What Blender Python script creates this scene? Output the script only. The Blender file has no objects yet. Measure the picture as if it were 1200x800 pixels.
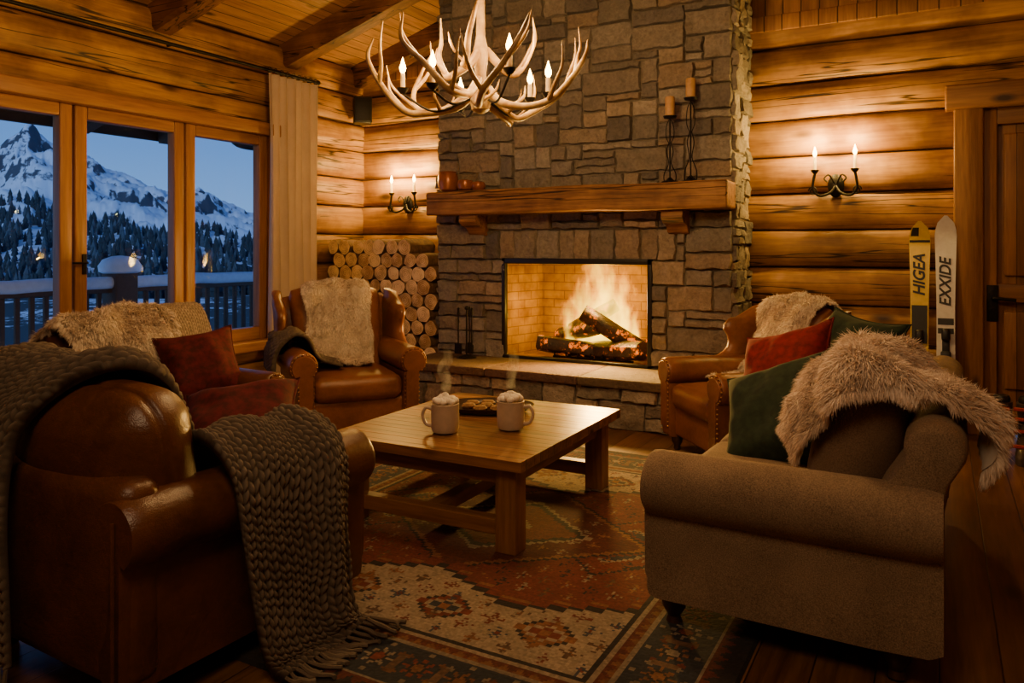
import bpy, bmesh, math, random
import numpy as np
from mathutils import Vector, Matrix, noise
from mathutils.bvhtree import BVHTree
random.seed(3); rng=np.random.default_rng(3)
COL=bpy.context.scene.collection
R=math.radians
# ---------------------------------------------------------------- node helpers
def N(t,typ,ins=None,**at):
    n=t.nodes.new(typ)
    for k,v in at.items(): setattr(n,k,v)
    for k,v in (ins or {}).items():
        s=n.inputs[k]
        if isinstance(v,X): t.links.new(v.k,s)
        elif isinstance(v,bpy.types.NodeSocket): t.links.new(v,s)
        else: s.default_value=v
    return n
class X:
    def __init__(s,t,k): s.t=t; s.k=k
    def m(s,op,*a,clamp=False):
        d={0:s}
        for i,v in enumerate(a): d[i+1]=v
        return X(s.t,N(s.t,'ShaderNodeMath',d,operation=op,use_clamp=clamp).outputs[0])
    def __add__(s,o): return s.m('ADD',o)
    def __sub__(s,o): return s.m('SUBTRACT',o)
    def __mul__(s,o): return s.m('MULTIPLY',o)
    def __truediv__(s,o): return s.m('DIVIDE',o)
def newmat(name):
    m=bpy.data.materials.new(name); m.use_nodes=True; t=m.node_tree
    b=t.nodes['Principled BSDF']; return m,t,b
def coord(t,kind='Object'):
    tc=N(t,'ShaderNodeTexCoord'); return tc.outputs[kind]
def sep(t,v):
    s=N(t,'ShaderNodeSeparateXYZ',{0:v}); return [X(t,s.outputs[i]) for i in range(3)]
def scl(t,v,s):
    return N(t,'ShaderNodeMapping',{'Vector':v,'Scale':s}).outputs[0]
def ramp(t,f,stops,interp='LINEAR'):
    r=N(t,'ShaderNodeValToRGB',{0:f}); e=r.color_ramp; e.interpolation=interp
    while len(e.elements)<len(stops): e.elements.new(.5)
    for el,(p,c) in zip(e.elements,stops):
        el.position=p; el.color=(*c,1) if len(c)==3 else c
    return r.outputs[0]
def nz(t,v,scale,detail=4,rough=.55):
    return N(t,'ShaderNodeTexNoise',{'Vector':v,'Scale':scale,'Detail':detail,'Roughness':rough})
def mixc(t,f,a,b,bt='MIX'):
    n=N(t,'ShaderNodeMix',None,data_type='RGBA',blend_type=bt)
    for i,v in ((0,f),(6,a),(7,b)):
        if isinstance(v,X): t.links.new(v.k,n.inputs[i])
        elif isinstance(v,bpy.types.NodeSocket): t.links.new(v,n.inputs[i])
        else: n.inputs[i].default_value=(*v,1) if isinstance(v,tuple) and len(v)==3 else v
    return n.outputs[2]
def bump(t,b,h,strength=.3,dist=.01):
    n=N(t,'ShaderNodeBump',{'Height':h,'Strength':strength,'Distance':dist})
    t.links.new(n.outputs[0],b.inputs['Normal'])
def simple(name,c,rough=.6,metal=0,noisy=.15,bs=0,scale=30,**kw):
    m,t,b=newmat(name); v=coord(t)
    n=nz(t,v,scale,5)
    col=ramp(t,n.outputs[0],[(.25,tuple(x*(1-noisy) for x in c)),(.75,tuple(min(1,x*(1+noisy)) for x in c))])
    t.links.new(col,b.inputs['Base Color']); b.inputs['Roughness'].default_value=rough; b.inputs['Metallic'].default_value=metal
    if bs: bump(t,b,n.outputs[0],bs,.01)
    for k,vv in kw.items(): b.inputs[k.replace('_',' ')].default_value=vv
    return m
def emis(name,c,s):
    m,t,b=newmat(name); n=nz(t,coord(t),20)
    col=ramp(t,n.outputs[0],[(.2,c),(.8,tuple(min(1,x*1.1) for x in c))])
    t.links.new(col,b.inputs['Base Color']); t.links.new(col,b.inputs['Emission Color']); b.inputs['Emission Strength'].default_value=s
    return m
AX={'X':0,'Y':1,'Z':2}
def wood(name,c1,c2,grain='X',across=None,pw=.14,rough=.5,gs=1.,bs=.35,tone=.5,seam=.03,knots=True,dist=.01,crack=False):
    m,t,b=newmat(name); v=coord(t); p=sep(t,v)
    s=[13*gs]*3; s[AX[grain]]=.9*gs
    vv=v; tonef=None
    if across:
        a=p[AX[across]]/pw
        idx=a.m('FLOOR'); wn=N(t,'ShaderNodeTexWhiteNoise',{'W':idx},noise_dimensions='1D')
        tonef=X(t,wn.outputs[0])
        vm=N(t,'ShaderNodeVectorMath',{0:wn.outputs[1]},operation='SCALE'); vm.inputs['Scale'].default_value=7.
        vv=N(t,'ShaderNodeVectorMath',{0:v,1:vm.outputs[0]},operation='ADD').outputs[0]
        fr=a.m('FRACT'); edge=fr.m('SUBTRACT',.5).m('ABSOLUTE')
    g=nz(t,scl(t,vv,s),1.,6,.6)
    g2=nz(t,scl(t,vv,[q*4 for q in s]),1.,3,.6)
    f=(X(t,g.outputs[0])*.75+X(t,g2.outputs[0])*.25)
    mid=tuple((a_+b_)/2 for a_,b_ in zip(c1,c2))
    col=ramp(t,f,[(.33,c1),(.5,mid),(.68,c2)])
    h=f
    if knots:
        ks=[4.*gs]*3; ks[AX[grain]]=1.6*gs
        vo=N(t,'ShaderNodeTexVoronoi',{'Vector':scl(t,vv,ks),'Scale':1.})
        kk=ramp(t,vo.outputs[0],[(.06,(1,1,1)),(.17,(0,0,0))])
        col=mixc(t,kk,col,tuple(x*.28 for x in c1))
    if crack:
        cs=[16.]*3; cs[AX[grain]]=.55
        cn=nz(t,scl(t,vv,cs),1.,2,.4); cd=X(t,cn.outputs[0]).m('SUBTRACT',.5).m('ABSOLUTE')
        gate=X(t,nz(t,scl(t,vv,[q*.25 for q in cs]),1.,2).outputs[0])
        cd=cd+(gate.m('LESS_THAN',.49))*.5
        ck=ramp(t,cd,[(.006,(.10,.08,.06)),(.026,(1,1,1))])
        col=mixc(t,1.0,col,ck,'MULTIPLY')
        h=h*.5+X(t,N(t,'ShaderNodeRGBToBW',{0:ck}).outputs[0])*.7
        bl=nz(t,v,1.9,4,.6); bc=ramp(t,bl.outputs[0],[(.36,(.50,.42,.32)),(.60,(1,1,1))]); col=mixc(t,1.0,col,bc,'MULTIPLY')
    if tonef is not None:
        mul=N(t,'ShaderNodeCombineXYZ',{0:tonef*tone+(1-tone/2),1:tonef*tone+(1-tone/2),2:tonef*tone+(1-tone/2)})
        col=mixc(t,1.0,col,mul.outputs[0],'MULTIPLY')
        if seam:
            sf=ramp(t,edge,[(.5-seam,(1,1,1)),(.5-seam*.3,(.12,.1,.08))])
            col=mixc(t,1.0,col,sf,'MULTIPLY')
            h=h*.4+X(t,N(t,'ShaderNodeRGBToBW',{0:sf}).outputs[0])
    t.links.new(col,b.inputs['Base Color']); b.inputs['Roughness'].default_value=rough
    bump(t,b,h.k,bs,dist)
    return m
def leather(name,c1,c2,rough=.36,wr=0):
    m,t,b=newmat(name); v=coord(t)
    n=nz(t,v,3.5,5,.65); n2=nz(t,v,40,4,.6)
    f=X(t,n.outputs[0])*.8+X(t,n2.outputs[0])*.2
    col=ramp(t,f,[(.30,c1),(.5,tuple((a+d)/2 for a,d in zip(c1,c2))),(.72,c2)])
    t.links.new(col,b.inputs['Base Color'])
    rr=X(t,n.outputs[0])*.25+(rough-.12); t.links.new(rr.k,b.inputs['Roughness'])
    vo=N(t,'ShaderNodeTexVoronoi',{'Vector':v,'Scale':260.}); cr_=nz(t,v,9,6,.7)
    wk=(X(t,nz(t,scl(t,v,(5,5,9)),1.,3,.5).outputs[0])-.5).m('ABSOLUTE').m('MINIMUM',.06)*(8.*wr)
    h=X(t,vo.outputs[0])*.12+X(t,cr_.outputs[0])*.8+wk
    bump(t,b,h.k,.38,.013)
    b.inputs['Specular IOR Level'].default_value=.6
    return m
def fabric(name,c,c2=None,scale=260,rough=.9,sheen=.3,bs=.4):
    m,t,b=newmat(name); v=coord(t)
    c2=c2 or tuple(x*.6 for x in c)
    n=nz(t,v,scale,3); n2=nz(t,v,5,4)
    f=X(t,n.outputs[0])*.7+X(t,n2.outputs[0])*.3
    col=ramp(t,f,[(.36,c2),(.64,c)])
    t.links.new(col,b.inputs['Base Color']); b.inputs['Roughness'].default_value=rough
    b.inputs['Sheen Weight'].default_value=sheen; b.inputs['Sheen Tint'].default_value=(*c,1)
    bump(t,b,f.k,bs,.004)
    return m
def attrmat(name,rough=.9,ns=200,amt=.35,bs=.4,sheen=0,dist=.01,ns2=None):
    m,t,b=newmat(name)
    a=N(t,'ShaderNodeAttribute'); a.attribute_name='Col'
    v=coord(t); n=nz(t,v,ns,5,.65)
    f=X(t,n.outputs[0])
    if ns2: f=f*.6+X(t,nz(t,v,ns2,5,.6).outputs[0])*.4
    g=ramp(t,f,[(.3,(1-amt,)*3),(.7,(1,1,1))])
    col=mixc(t,1.0,a.outputs['Color'],g,'MULTIPLY')
    t.links.new(col,b.inputs['Base Color']); b.inputs['Roughness'].default_value=rough
    if sheen: b.inputs['Sheen Weight'].default_value=sheen
    bump(t,b,f.k,bs,dist); return m
# ---------------------------------------------------------------- geometry
def cr(P,n):
    """catmull-rom along axis 0"""
    P=np.asarray(P,float); k=len(P)
    Q=np.concatenate([[2*P[0]-P[1]],P,[2*P[-1]-P[-2]]])
    u=np.linspace(0,k-1,n); i=np.minimum(u.astype(int),k-2); f=u-i
    f=f.reshape((-1,)+(1,)*(P.ndim-1))
    a,b,c,d=Q[i],Q[i+1],Q[i+2],Q[i+3]
    return .5*((2*b)+(c-a)*f+(2*a-5*b+4*c-d)*f**2+(3*b-a-3*c+d)*f**3)
def rbox(sx,sy,sz,r=.01,c=(0,0,0),puff=(0,0,0),n=1,cs=2):
    h=[sx/2,sy/2,sz/2]; r=min(r,min(h)*.99)
    ax=[]
    for q in h:
        a=[-(q-r)-r*k/cs for k in range(cs,0,-1)]+list(np.linspace(-(q-r),q-r,n+1))+[(q-r)+r*k/cs for k in range(1,cs+1)]
        ax.append(a)
    V=[];D={};F=[]
    def vid(p):
        k=tuple(round(x,6) for x in p)
        if k in D: return D[k]
        inn=[max(-(h[i]-r),min(h[i]-r,p[i])) for i in range(3)]
        d=[p[i]-inn[i] for i in range(3)]; l=math.sqrt(sum(x*x for x in d)) or 1
        q=[inn[i]+r*d[i]/l for i in range(3)]
        u=[q[i]/h[i] for i in range(3)]
        o=list(q)
        for i in range(3):
            if puff[i]:
                j,k2=(i+1)%3,(i+2)%3
                o[i]+=puff[i]*u[i]*max(0,(1-u[j]**2))*max(0,(1-u[k2]**2))
        V.append([o[i]+c[i] for i in range(3)]); D[k]=len(V)-1; return len(V)-1
    for a in range(3):
        b,cc=(a+1)%3,(a+2)%3
        for s in (-1,1):
            for i in range(len(ax[b])-1):
                for j in range(len(ax[cc])-1):
                    q=[]
                    for (ii,jj) in ((i,j),(i+1,j),(i+1,j+1),(i,j+1)):
                        p=[0,0,0]; p[a]=s*h[a]; p[b]=ax[b][ii]; p[cc]=ax[cc][jj]; q.append(vid(p))
                    F.append(q if s>0 else q[::-1])
    return V,F
def loft(rings,cap=True,closed=True):
    k=len(rings[0]); V=[tuple(p) for r in rings for p in r]; F=[]
    for i in range(len(rings)-1):
        for j in range(k if closed else k-1):
            a=i*k+j; b=i*k+(j+1)%k; F.append([a,b,b+k,a+k])
    if cap:
        F.append(list(range(k))[::-1]); o=(len(rings)-1)*k; F.append([o+j for j in range(k)])
    return V,F
def tube(path,rad,seg=8,cap=True,flat=1.):
    P=np.asarray(path,float); n=len(P); rad=np.broadcast_to(np.asarray(rad,float),(n,)) if np.ndim(rad)==0 else np.interp(np.linspace(0,1,n),np.linspace(0,1,len(rad)),rad)
    T=np.gradient(P,axis=0); T/=np.linalg.norm(T,axis=1)[:,None]+1e-9
    u=np.cross(T[0],[0,0,1.]); 
    if np.linalg.norm(u)<.1: u=np.cross(T[0],[1.,0,0])
    u/=np.linalg.norm(u); rings=[]
    for i in range(n):
        u=u-T[i]*np.dot(u,T[i]); u/=np.linalg.norm(u)+1e-9; w=np.cross(T[i],u)
        a=np.linspace(0,2*math.pi,seg,endpoint=False)
        rings.append(P[i]+rad[i]*(np.cos(a)[:,None]*u+flat*np.sin(a)[:,None]*w))
    return loft(rings,cap)
def lathe(prof,seg=20,c=(0,0,0)):
    a=np.linspace(0,2*math.pi,seg,endpoint=False)
    rings=[np.stack([c[0]+r*np.cos(a),c[1]+r*np.sin(a),np.full(seg,c[2]+z)],1) for r,z in prof]
    return loft(rings)
def ball(r,c=(0,0,0),seg=12,sz=1):
    return lathe([(max(1e-4,r*math.sin(t)),-r*sz*math.cos(t)) for t in np.linspace(0.02,math.pi-.02,8)],seg,c)
class G:
    def __init__(s): s.v=[];s.f=[];s.mi=[];s.col=[]
    def add(s,vf,mi=0,M=None,col=None):
        v,f=vf; o=len(s.v)
        if M is not None: v=[tuple(M@Vector(p)) for p in v]
        s.v+=[tuple(map(float,p)) for p in v]; s.f+=[[o+i for i in q] for q in f]; s.mi+=[mi]*len(f)
        s.col+=[col or (1,1,1)]*len(f)
        return s
    def obj(s,name,mats,parent=None,smooth=True,ang=40,color=False,loc=None,rot=None,label=None,recalc=True):
        me=bpy.data.meshes.new(name); me.from_pydata(s.v,[],s.f)
        if not isinstance(mats,(list,tuple)): mats=[mats]
        for m in mats: me.materials.append(m)
        me.polygons.foreach_set('material_index',s.mi)
        if color:
            ca=me.color_attributes.new('Col','FLOAT_COLOR','CORNER')
            arr=np.ones((len(me.loops),4),np.float32)
            cnt=np.array([len(q) for q in s.f]); arr[:,:3]=np.repeat(np.array(s.col,np.float32),cnt,axis=0)
            ca.data.foreach_set('color',arr.ravel())
        if recalc:
            bm=bmesh.new(); bm.from_mesh(me); bmesh.ops.recalc_face_normals(bm,faces=bm.faces); bm.to_mesh(me); bm.free()
        if smooth:
            me.shade_smooth()
            try: me.set_sharp_from_angle(angle=R(ang))
            except Exception: pass
        o=bpy.data.objects.new(name,me); COL.objects.link(o)
        if parent: o.parent=parent
        if loc: o.location=loc
        if rot: o.rotation_euler=rot
        if label: o['label']=label
        return o
def tag(o,label,cat,group=None,kind=None):
    o['label']=label; o['category']=cat
    if group: o['group']=group
    if kind: o['kind']=kind
    return o
def thing(name,label,cat,loc=(0,0,0),rz=0,group=None):
    e=bpy.data.objects.new(name,None); e.empty_display_size=.1; COL.objects.link(e)
    e.location=loc; e.rotation_euler=(0,0,R(rz)); tag(e,label,cat,group); return e
def struct(o): o['kind']='structure'; return o
# ---------------------------------------------------------------- materials
LOGC=((.24,.105,.025),(.60,.33,.09))
m_logx=wood('log_wall_x',*LOGC,grain='X',across='Z',pw=.32,seam=.03,rough=.5,tone=.4,gs=.8,dist=.02,crack=True)
m_logy=wood('log_wall_y',*LOGC,grain='Y',across='Z',pw=.32,seam=.03,rough=.5,tone=.4,gs=.8,dist=.02,crack=True)
m_vert=wood('gable_boards',(.2,.08,.02),(.42,.20,.055),grain='Z',across='X',pw=.15,seam=.05)
m_ceil=wood('ceiling_boards',(.30,.14,.04),(.58,.32,.10),grain='Y',across='X',pw=.13,seam=.05)
m_floor=wood('floor_planks',(.075,.03,.012),(.23,.105,.038),grain='Y',across='X',pw=.19,seam=.02,rough=.36)
m_beam=wood('beam_wood',(.15,.06,.018),(.38,.18,.055),grain='X',rough=.55,crack=True)
m_frame=wood('window_frame_wood',(.25,.10,.027),(.48,.23,.07),grain='Z',rough=.4,knots=False)
m_framey=wood('window_frame_wood_rail',(.25,.10,.027),(.48,.23,.07),grain='Y',rough=.4,knots=False)
m_trim=wood('door_trim_wood',(.17,.07,.02),(.38,.18,.052),grain='Z',rough=.45)
m_trimx=wood('door_trim_lintel_wood',(.15,.06,.018),(.34,.16,.05),grain='X',rough=.45)
m_door=wood('door_wood',(.17,.07,.02),(.38,.175,.052),grain='Z',rough=.45,across='X',pw=.13)
m_mantel=wood('mantel_timber',(.15,.06,.017),(.48,.24,.08),grain='X',rough=.6,gs=1.3,bs=.8,crack=True)
m_tabx=wood('table_top_wood',(.11,.042,.012),(.36,.165,.052),grain='X',across='Y',pw=.151,rough=.36,seam=.03,tone=.55,bs=.3,gs=1.3)
m_tabz=wood('table_leg_wood',(.15,.058,.017),(.36,.17,.052),grain='Z',rough=.45)
m_tabr=wood('table_rail_wood',(.15,.058,.017),(.36,.17,.052),grain='X',rough=.45)
m_tabry=wood('table_rail_wood_long',(.15,.058,.017),(.36,.17,.052),grain='Y',rough=.45)
m_darkfoot=simple('dark_turned_wood',(.035,.014,.008),.35)
m_lea=leather('cognac_leather',(.09,.029,.010),(.31,.11,.034),wr=.15)
m_lead=leather('dark_cognac_leather',(.042,.014,.006),(.150,.053,.020),.32,wr=.2)
m_sofa=fabric('taupe_upholstery',(.31,.215,.135),(.11,.072,.044),scale=230,bs=.7)
m_brownc=fabric('brown_cushion_fabric',(.22,.14,.085),(.11,.066,.04),scale=230,bs=.4)
m_red=fabric('burgundy_velvet',(.11,.0022,.007),(.035,.001,.0025),scale=30,sheen=.08,bs=.08)
m_redb=fabric('crimson_velvet',(.25,.006,.012),(.11,.002,.005),scale=30,sheen=.15,bs=.08)
m_green=fabric('green_velvet',(.016,.034,.015),(.005,.013,.006),scale=30,sheen=.25,bs=.08)
m_curt=fabric('linen_curtain',(.72,.60,.46),(.55,.44,.33),scale=500,bs=.2)
m_iron=simple('black_wrought_iron',(.018,.016,.015),.45,.7,bs=.3)
m_brass=simple('nailhead_brass',(.45,.25,.08),.35,1)
m_wax=simple('candle_wax',(.75,.6,.38),.5)
m_waxo=simple('pillar_candle_wax',(.55,.33,.15),.55)
m_flame=emis('candle_flame',(1,.52,.12),40)
def mk_bone():
    m,t,b=newmat('antler_bone'); v=coord(t)
    n=nz(t,scl(t,v,(6,6,6)),1.5,5)
    col=ramp(t,n.outputs[0],[(.3,(.16,.08,.026)),(.48,(.42,.26,.10)),(.66,(.68,.48,.22))])
    t.links.new(col,b.inputs['Base Color']); b.inputs['Roughness'].default_value=.42
    n2=nz(t,v,60,4); bump(t,b,n2.outputs[0],.3,.005); return m
m_bone=mk_bone()
m_stone=attrmat('field_stone',.85,34,.6,1.,dist=.035,ns2=8)
m_mortar=simple('mortar',(.19,.16,.12),.95,bs=.6,scale=60)
m_rug=attrmat('woven_rug',.95,420,.45,.5,dist=.004,ns2=60)
m_fur=attrmat('sheepskin_fur',.8,60,.08,.05)
m_wool=attrmat('chunky_wool',.95,500,.4,.5,dist=.003)
m_snow=simple('snow',(.75,.82,.92),.8,noisy=.08,bs=.3,scale=12)
m_deck=simple('deck_wood',(.10,.06,.04),.8)
m_ceramic=simple('cream_stoneware',(.56,.45,.34),.35,noisy=.10,scale=25)
m_cream=simple('whipped_cream',(.9,.82,.7),.5,noisy=.05,bs=.2)
m_copper=simple('terracotta_glaze',(.33,.11,.04),.3,.3)
m_dish=simple('dark_tray',(.04,.022,.014),.35)
m_black=simple('black_plastic',(.012,.012,.013),.4)
m_glass,t,b=newmat('window_glass'); t.nodes.remove(b)
tr=N(t,'ShaderNodeBsdfTransparent',{0:(.95,.97,1,1)}); gl=N(t,'ShaderNodeBsdfGlossy',{'Roughness':0.0,'Color':(1,1,1,1)})
mx=N(t,'ShaderNodeMixShader',{0:.010,1:tr.outputs[0],2:gl.outputs[0]}); t.links.new(mx.outputs[0],t.nodes['Material Output'].inputs[0])
m_brick,t,b=newmat('firebrick'); p=sep(t,coord(t))
vec=N(t,'ShaderNodeCombineXYZ',{0:p[0]+p[1],1:p[2]})
bt=N(t,'ShaderNodeTexBrick',{'Vector':vec.outputs[0],'Color1':(.50,.27,.014,1),'Color2':(.40,.205,.009,1),'Mortar':(.27,.13,.006,1),'Scale':1.,'Mortar Size':.005,'Brick Width':.23,'Row Height':.085})
sn=nz(t,coord(t),5); sc=ramp(t,sn.outputs[0],[(.3,(.45,.38,.3)),(.7,(1,1,1))])
t.links.new(mixc(t,1.0,bt.outputs[0],sc,'MULTIPLY'),b.inputs['Base Color']); b.inputs['Roughness'].default_value=.9
b.inputs['Specular IOR Level'].default_value=.1
bump(t,b,bt.outputs[1],-.3,.01)
m_bark=simple('bark',(.14,.08,.045),.9,noisy=.5,bs=.9,scale=22)
m_end,t,b=newmat('cut_log_end'); v=coord(t); p=sep(t,v)
rr=(p[0]*p[0]+p[2]*p[2]).m('SQRT'); nn=nz(t,v,14,4)
oi=N(t,'ShaderNodeObjectInfo'); rnd=X(t,oi.outputs['Random'])
wv=((rr+X(t,nn.outputs[0])*.02)*330).m('SINE')*.12+X(t,nn.outputs[0])+(rnd-.5)*.5
col=ramp(t,wv,[(.2,(.38,.22,.095)),(.75,(.95,.72,.42))]); t.links.new(col,b.inputs['Base Color']); b.inputs['Roughness'].default_value=.85
m_char,t,b=newmat('burning_log'); v=coord(t); n=nz(t,v,9,5,.7)
col=ramp(t,n.outputs[0],[(.35,(.010,.006,.004)),(.65,(.07,.028,.011))]); t.links.new(col,b.inputs['Base Color'])
em=ramp(t,n.outputs[0],[(.56,(0,0,0)),(.64,(1,.16,.0)),(.74,(1,.38,.01))]); t.links.new(em,b.inputs['Emission Color']); b.inputs['Emission Strength'].default_value=1.8
bump(t,b,n.outputs[0],.8,.02)
# ---------------------------------------------------------------- room shell
XL,XR,YB,YF=-5.95,3.5,7.1,-2.6
RIDX=(XL+XR)/2; SL=.3; EAVE=3.52
def ceilz(x): return EAVE+SL*((x-XL) if x<RIDX else (XR-x))
def logwall(name,axis,a0,a1,z0,z1,plane,sgn,mat,ph=.32,bulge=.075,step=.22):
    na=max(2,int((a1-a0)/step)+1); A=np.linspace(a0,a1,na)
    zs=[]; k=math.floor(z0/ph)
    prof=[0.0,.03,.1,.25,.5,.75,.9,.97]
    while k*ph<z1+1e-6:
        for q in prof:
            z=(k+q)*ph
            if z0-1e-6<=z<=z1+1e-6: zs.append((z,q,k))
        k+=1
    zs=[(z0,((z0/ph)%1),math.floor(z0/ph))]+zs if zs[0][0]>z0+.005 else zs
    if zs[-1][0]<z1-.005: zs.append((z1,(z1/ph)%1,math.floor(z1/ph)))
    V=[];F=[]
    for (z,q,kk) in zs:
        tt=2*q-1; o0=math.sqrt(max(0,1-abs(tt)**2.6))
        for a in A:
            w=noise.noise(Vector((a*.8,kk*3.7,plane)))*.028+noise.noise(Vector((a*3,kk*5.1,z*4)))*.011
            o=bulge*o0+w*(o0>.01)
            zz=z+noise.noise(Vector((a*.6,kk*2.3+(1 if q>.5 else 0)*2.3,9)))*.03 if z0<z<z1 else z
            V.append((a,plane+sgn*o,zz) if axis=='X' else (plane+sgn*o,a,zz))
    n=len(A)
    for i in range(len(zs)-1):
        for j in range(n-1): F.append([i*n+j,i*n+j+1,(i+1)*n+j+1,(i+1)*n+j])
    g=G().add((V,F)); return g
GZ=3.36
g=logwall('w','X',XL,.1,0,GZ,YB,-1,m_logx)
v2=logwall('w','X',.1,1.25,2.6,GZ,YB,-1,m_logx); g.add((v2.v,v2.f))
v2=logwall('w','X',1.25,XR,0,GZ,YB,-1,m_logx); g.add((v2.v,v2.f))
g.add(([(XL,YB-.02,GZ),(XR,YB-.02,GZ),(XR,YB-.02,EAVE+.02),(RIDX,YB-.02,ceilz(RIDX)+.02),(XL,YB-.02,EAVE+.02)],[[0,1,2,3,4]]),1)
g.add(rbox(XR-XL,.06,.14,.01,((XL+XR)/2,YB-.05,GZ+.06)),1)
struct(g.obj('wall_back',[m_logx,m_vert],recalc=False,ang=60))
WY0,WY1,WZ0,WZ1=2.45,5.61,.45,2.66
g=logwall('w','Y',YF,WY0,0,WZ1,XL,1,m_logy)
for a,b_,c,d in ((WY0,WY1,0,WZ0),(WY1,YB,0,WZ1),(YF,YB,WZ1,EAVE+.02)):
    w=logwall('w','Y',a,b_,c,d,XL,1,m_logy); g.add((w.v,w.f))
struct(g.obj('wall_left',[m_logy],recalc=False,ang=60))
struct(logwall('w','Y',YF,YB,0,EAVE+.02,XR,-1,m_logy,step=.6).obj('wall_right',[m_logy],recalc=False,ang=60))
g=logwall('w','X',XL,XR,0,GZ,YF,1,m_logx,step=.6)
g.add(([(XL,YF+.02,GZ),(XR,YF+.02,GZ),(XR,YF+.02,EAVE),(RIDX,YF+.02,ceilz(RIDX)),(XL,YF+.02,EAVE)],[[0,1,2,3,4]]),1)
struct(g.obj('wall_front',[m_logx,m_vert],recalc=False,ang=60))
struct(G().add(rbox(XR-XL+.4,YB-YF+.4,.1,.005,((XL+XR)/2,(YB+YF)/2,-.05))).obj('floor',m_floor))
g=G()
for (xa,xb) in ((XL-.15,RIDX),(RIDX,XR+.15)):
    za,zb=ceilz(xa),ceilz(xb)
    g.add(([(xa,YF-.1,za),(xb,YF-.1,zb),(xb,YB+.1,zb),(xa,YB+.1,za),(xa,YF-.1,za+.12),(xb,YF-.1,zb+.12),(xb,YB+.1,zb+.12),(xa,YB+.1,za+.12)],
       [[0,1,2,3],[4,5,6,7],[0,1,5,4],[1,2,6,5],[2,3,7,6],[3,0,4,7]]))
struct(g.obj('ceiling',m_ceil,smooth=False))
def slope_beam(name,y,w,d,xa,xb):
    rings=[]
    for x in np.linspace(xa,xb,10):
        z=ceilz(x); j=noise.noise(Vector((x*2,y,0)))*.012
        rings.append([(x,y-w/2+j,z),(x,y+w/2+j,z),(x,y+w/2+j,z-d*.85),(x,y+w/2-.03+j,z-d),(x,y-w/2+.03+j,z-d),(x,y-w/2+j,z-d*.85)])
    return loft(rings)
ti=1
for y in (-.13,1.37,2.87,4.37,5.87,6.96):
    g=G().add(slope_beam('r',y,.22 if y<6.9 else .18,.24,XL+.02,RIDX)).add(slope_beam('r',y,.22 if y<6.9 else .18,.24,RIDX,XR-.02))
    struct(g.obj('trim_%d'%ti,m_beam,ang=30)); ti+=1
struct(G().add(rbox(.26,YB-YF-.1,.3,.03,(RIDX,(YB+YF)/2,ceilz(RIDX)-.33))).obj('trim_%d'%ti,m_framey)); ti+=1
struct(G().add(rbox(1.6,.05,.14,.008,(-.68,YB-.11,.07))).obj('baseboard_back',m_trimx))
struct(G().add(rbox(.05,YB-YF,.14,.008,(XL+.12,(YB+YF)/2,.07))).obj('baseboard_left',m_framey))
fx=XL+.03
def winunit(n,y0,y1,handle=None):
    g=G(); st=.1
    g.add(rbox(.1,st,WZ1-WZ0-.2,.012,(fx,y0+st/2,(WZ0+WZ1)/2)),0); g.add(rbox(.1,st,WZ1-WZ0-.2,.012,(fx,y1-st/2,(WZ0+WZ1)/2)),0)
    g.add(rbox(.1,y1-y0-2*st,.1,.012,(fx,(y0+y1)/2,WZ1-.15)),1); g.add(rbox(.1,y1-y0-2*st,.12,.012,(fx,(y0+y1)/2,WZ0+.16)),1)
    w=struct(g.obj('window_%d'%n,[m_frame,m_framey]))
    gg=G().add(rbox(.008,y1-y0-2*st+.02,WZ1-WZ0-.4,.001,(fx-.02,(y0+y1)/2,(WZ0+WZ1)/2),cs=1)).obj('glass_pane',m_glass,w)
    if handle:
        h=G().add(rbox(.012,.035,.16,.004,(fx+.057,handle,1.32))).add(tube(cr([(fx+.06,handle,1.33),(fx+.10,handle,1.33),(fx+.105,handle-.03,1.33),(fx+.105,handle-.12,1.33)],12),.009)).obj('handle',m_iron,w)
winunit(1,2.55,3.57); winunit(2,3.59,4.58,3.66); winunit(3,4.60,5.55)
g=G()
g.add(rbox(.2,.1,WZ1-WZ0,.01,(fx,WY0+.05,(WZ0+WZ1)/2)),0); g.add(rbox(.2,.08,WZ1-WZ0,.01,(fx,WY1-.02,(WZ0+WZ1)/2)),0)
g.add(rbox(.24,WY1-WY0+.1,.12,.01,(fx+.01,(WY0+WY1)/2,WZ1-.04)),1); g.add(rbox(.3,WY1-WY0+.1,.1,.02,(fx+.04,(WY0+WY1)/2,WZ0+.05)),1)
struct(g.obj('trim_%d'%ti,[m_frame,m_framey])); ti+=1
dy=YB-.06
g=G().add(rbox(.2,.14,2.56,.012,(.2,YB-.09,1.28)),0).add(rbox(.18,.14,2.56,.012,(1.27,YB-.09,1.28)),0).add(rbox(1.36,.2,.19,.015,(.72,YB-.11,2.62)),1)
struct(g.obj('trim_%d'%ti,[m_trim,m_trimx])); ti+=1
g=G()
for x in (.34,1.14): g.add(rbox(.11,.06,2.54,.006,(x,dy,1.28)))
for z,h in ((.12,.2),(1.1,.14),(2.48,.16)): g.add(rbox(.7,.058,h,.006,(.74,dy,z)),1)
g.add(rbox(.1,.058,2.3,.006,(.74,dy,1.3)))
g.add(rbox(.84,.02,2.56,.004,(.74,dy+.03,1.3)))
for x in (.545,.935):
    for z,h in ((.66,.6),(1.78,1.1)): g.add(rbox(.22,.035,h,.015,(x,dy,z)))
d=struct(g.obj('door_1',[m_door,m_trimx]))
G().add(rbox(.075,.014,.28,.004,(.36,dy-.037,1.02))).add(tube(cr([(.36,dy-.04,1.06),(.36,dy-.09,1.06),(.39,dy-.1,1.06),(.51,dy-.1,1.05)],12),.014)).obj('handle',m_iron,d)
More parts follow.
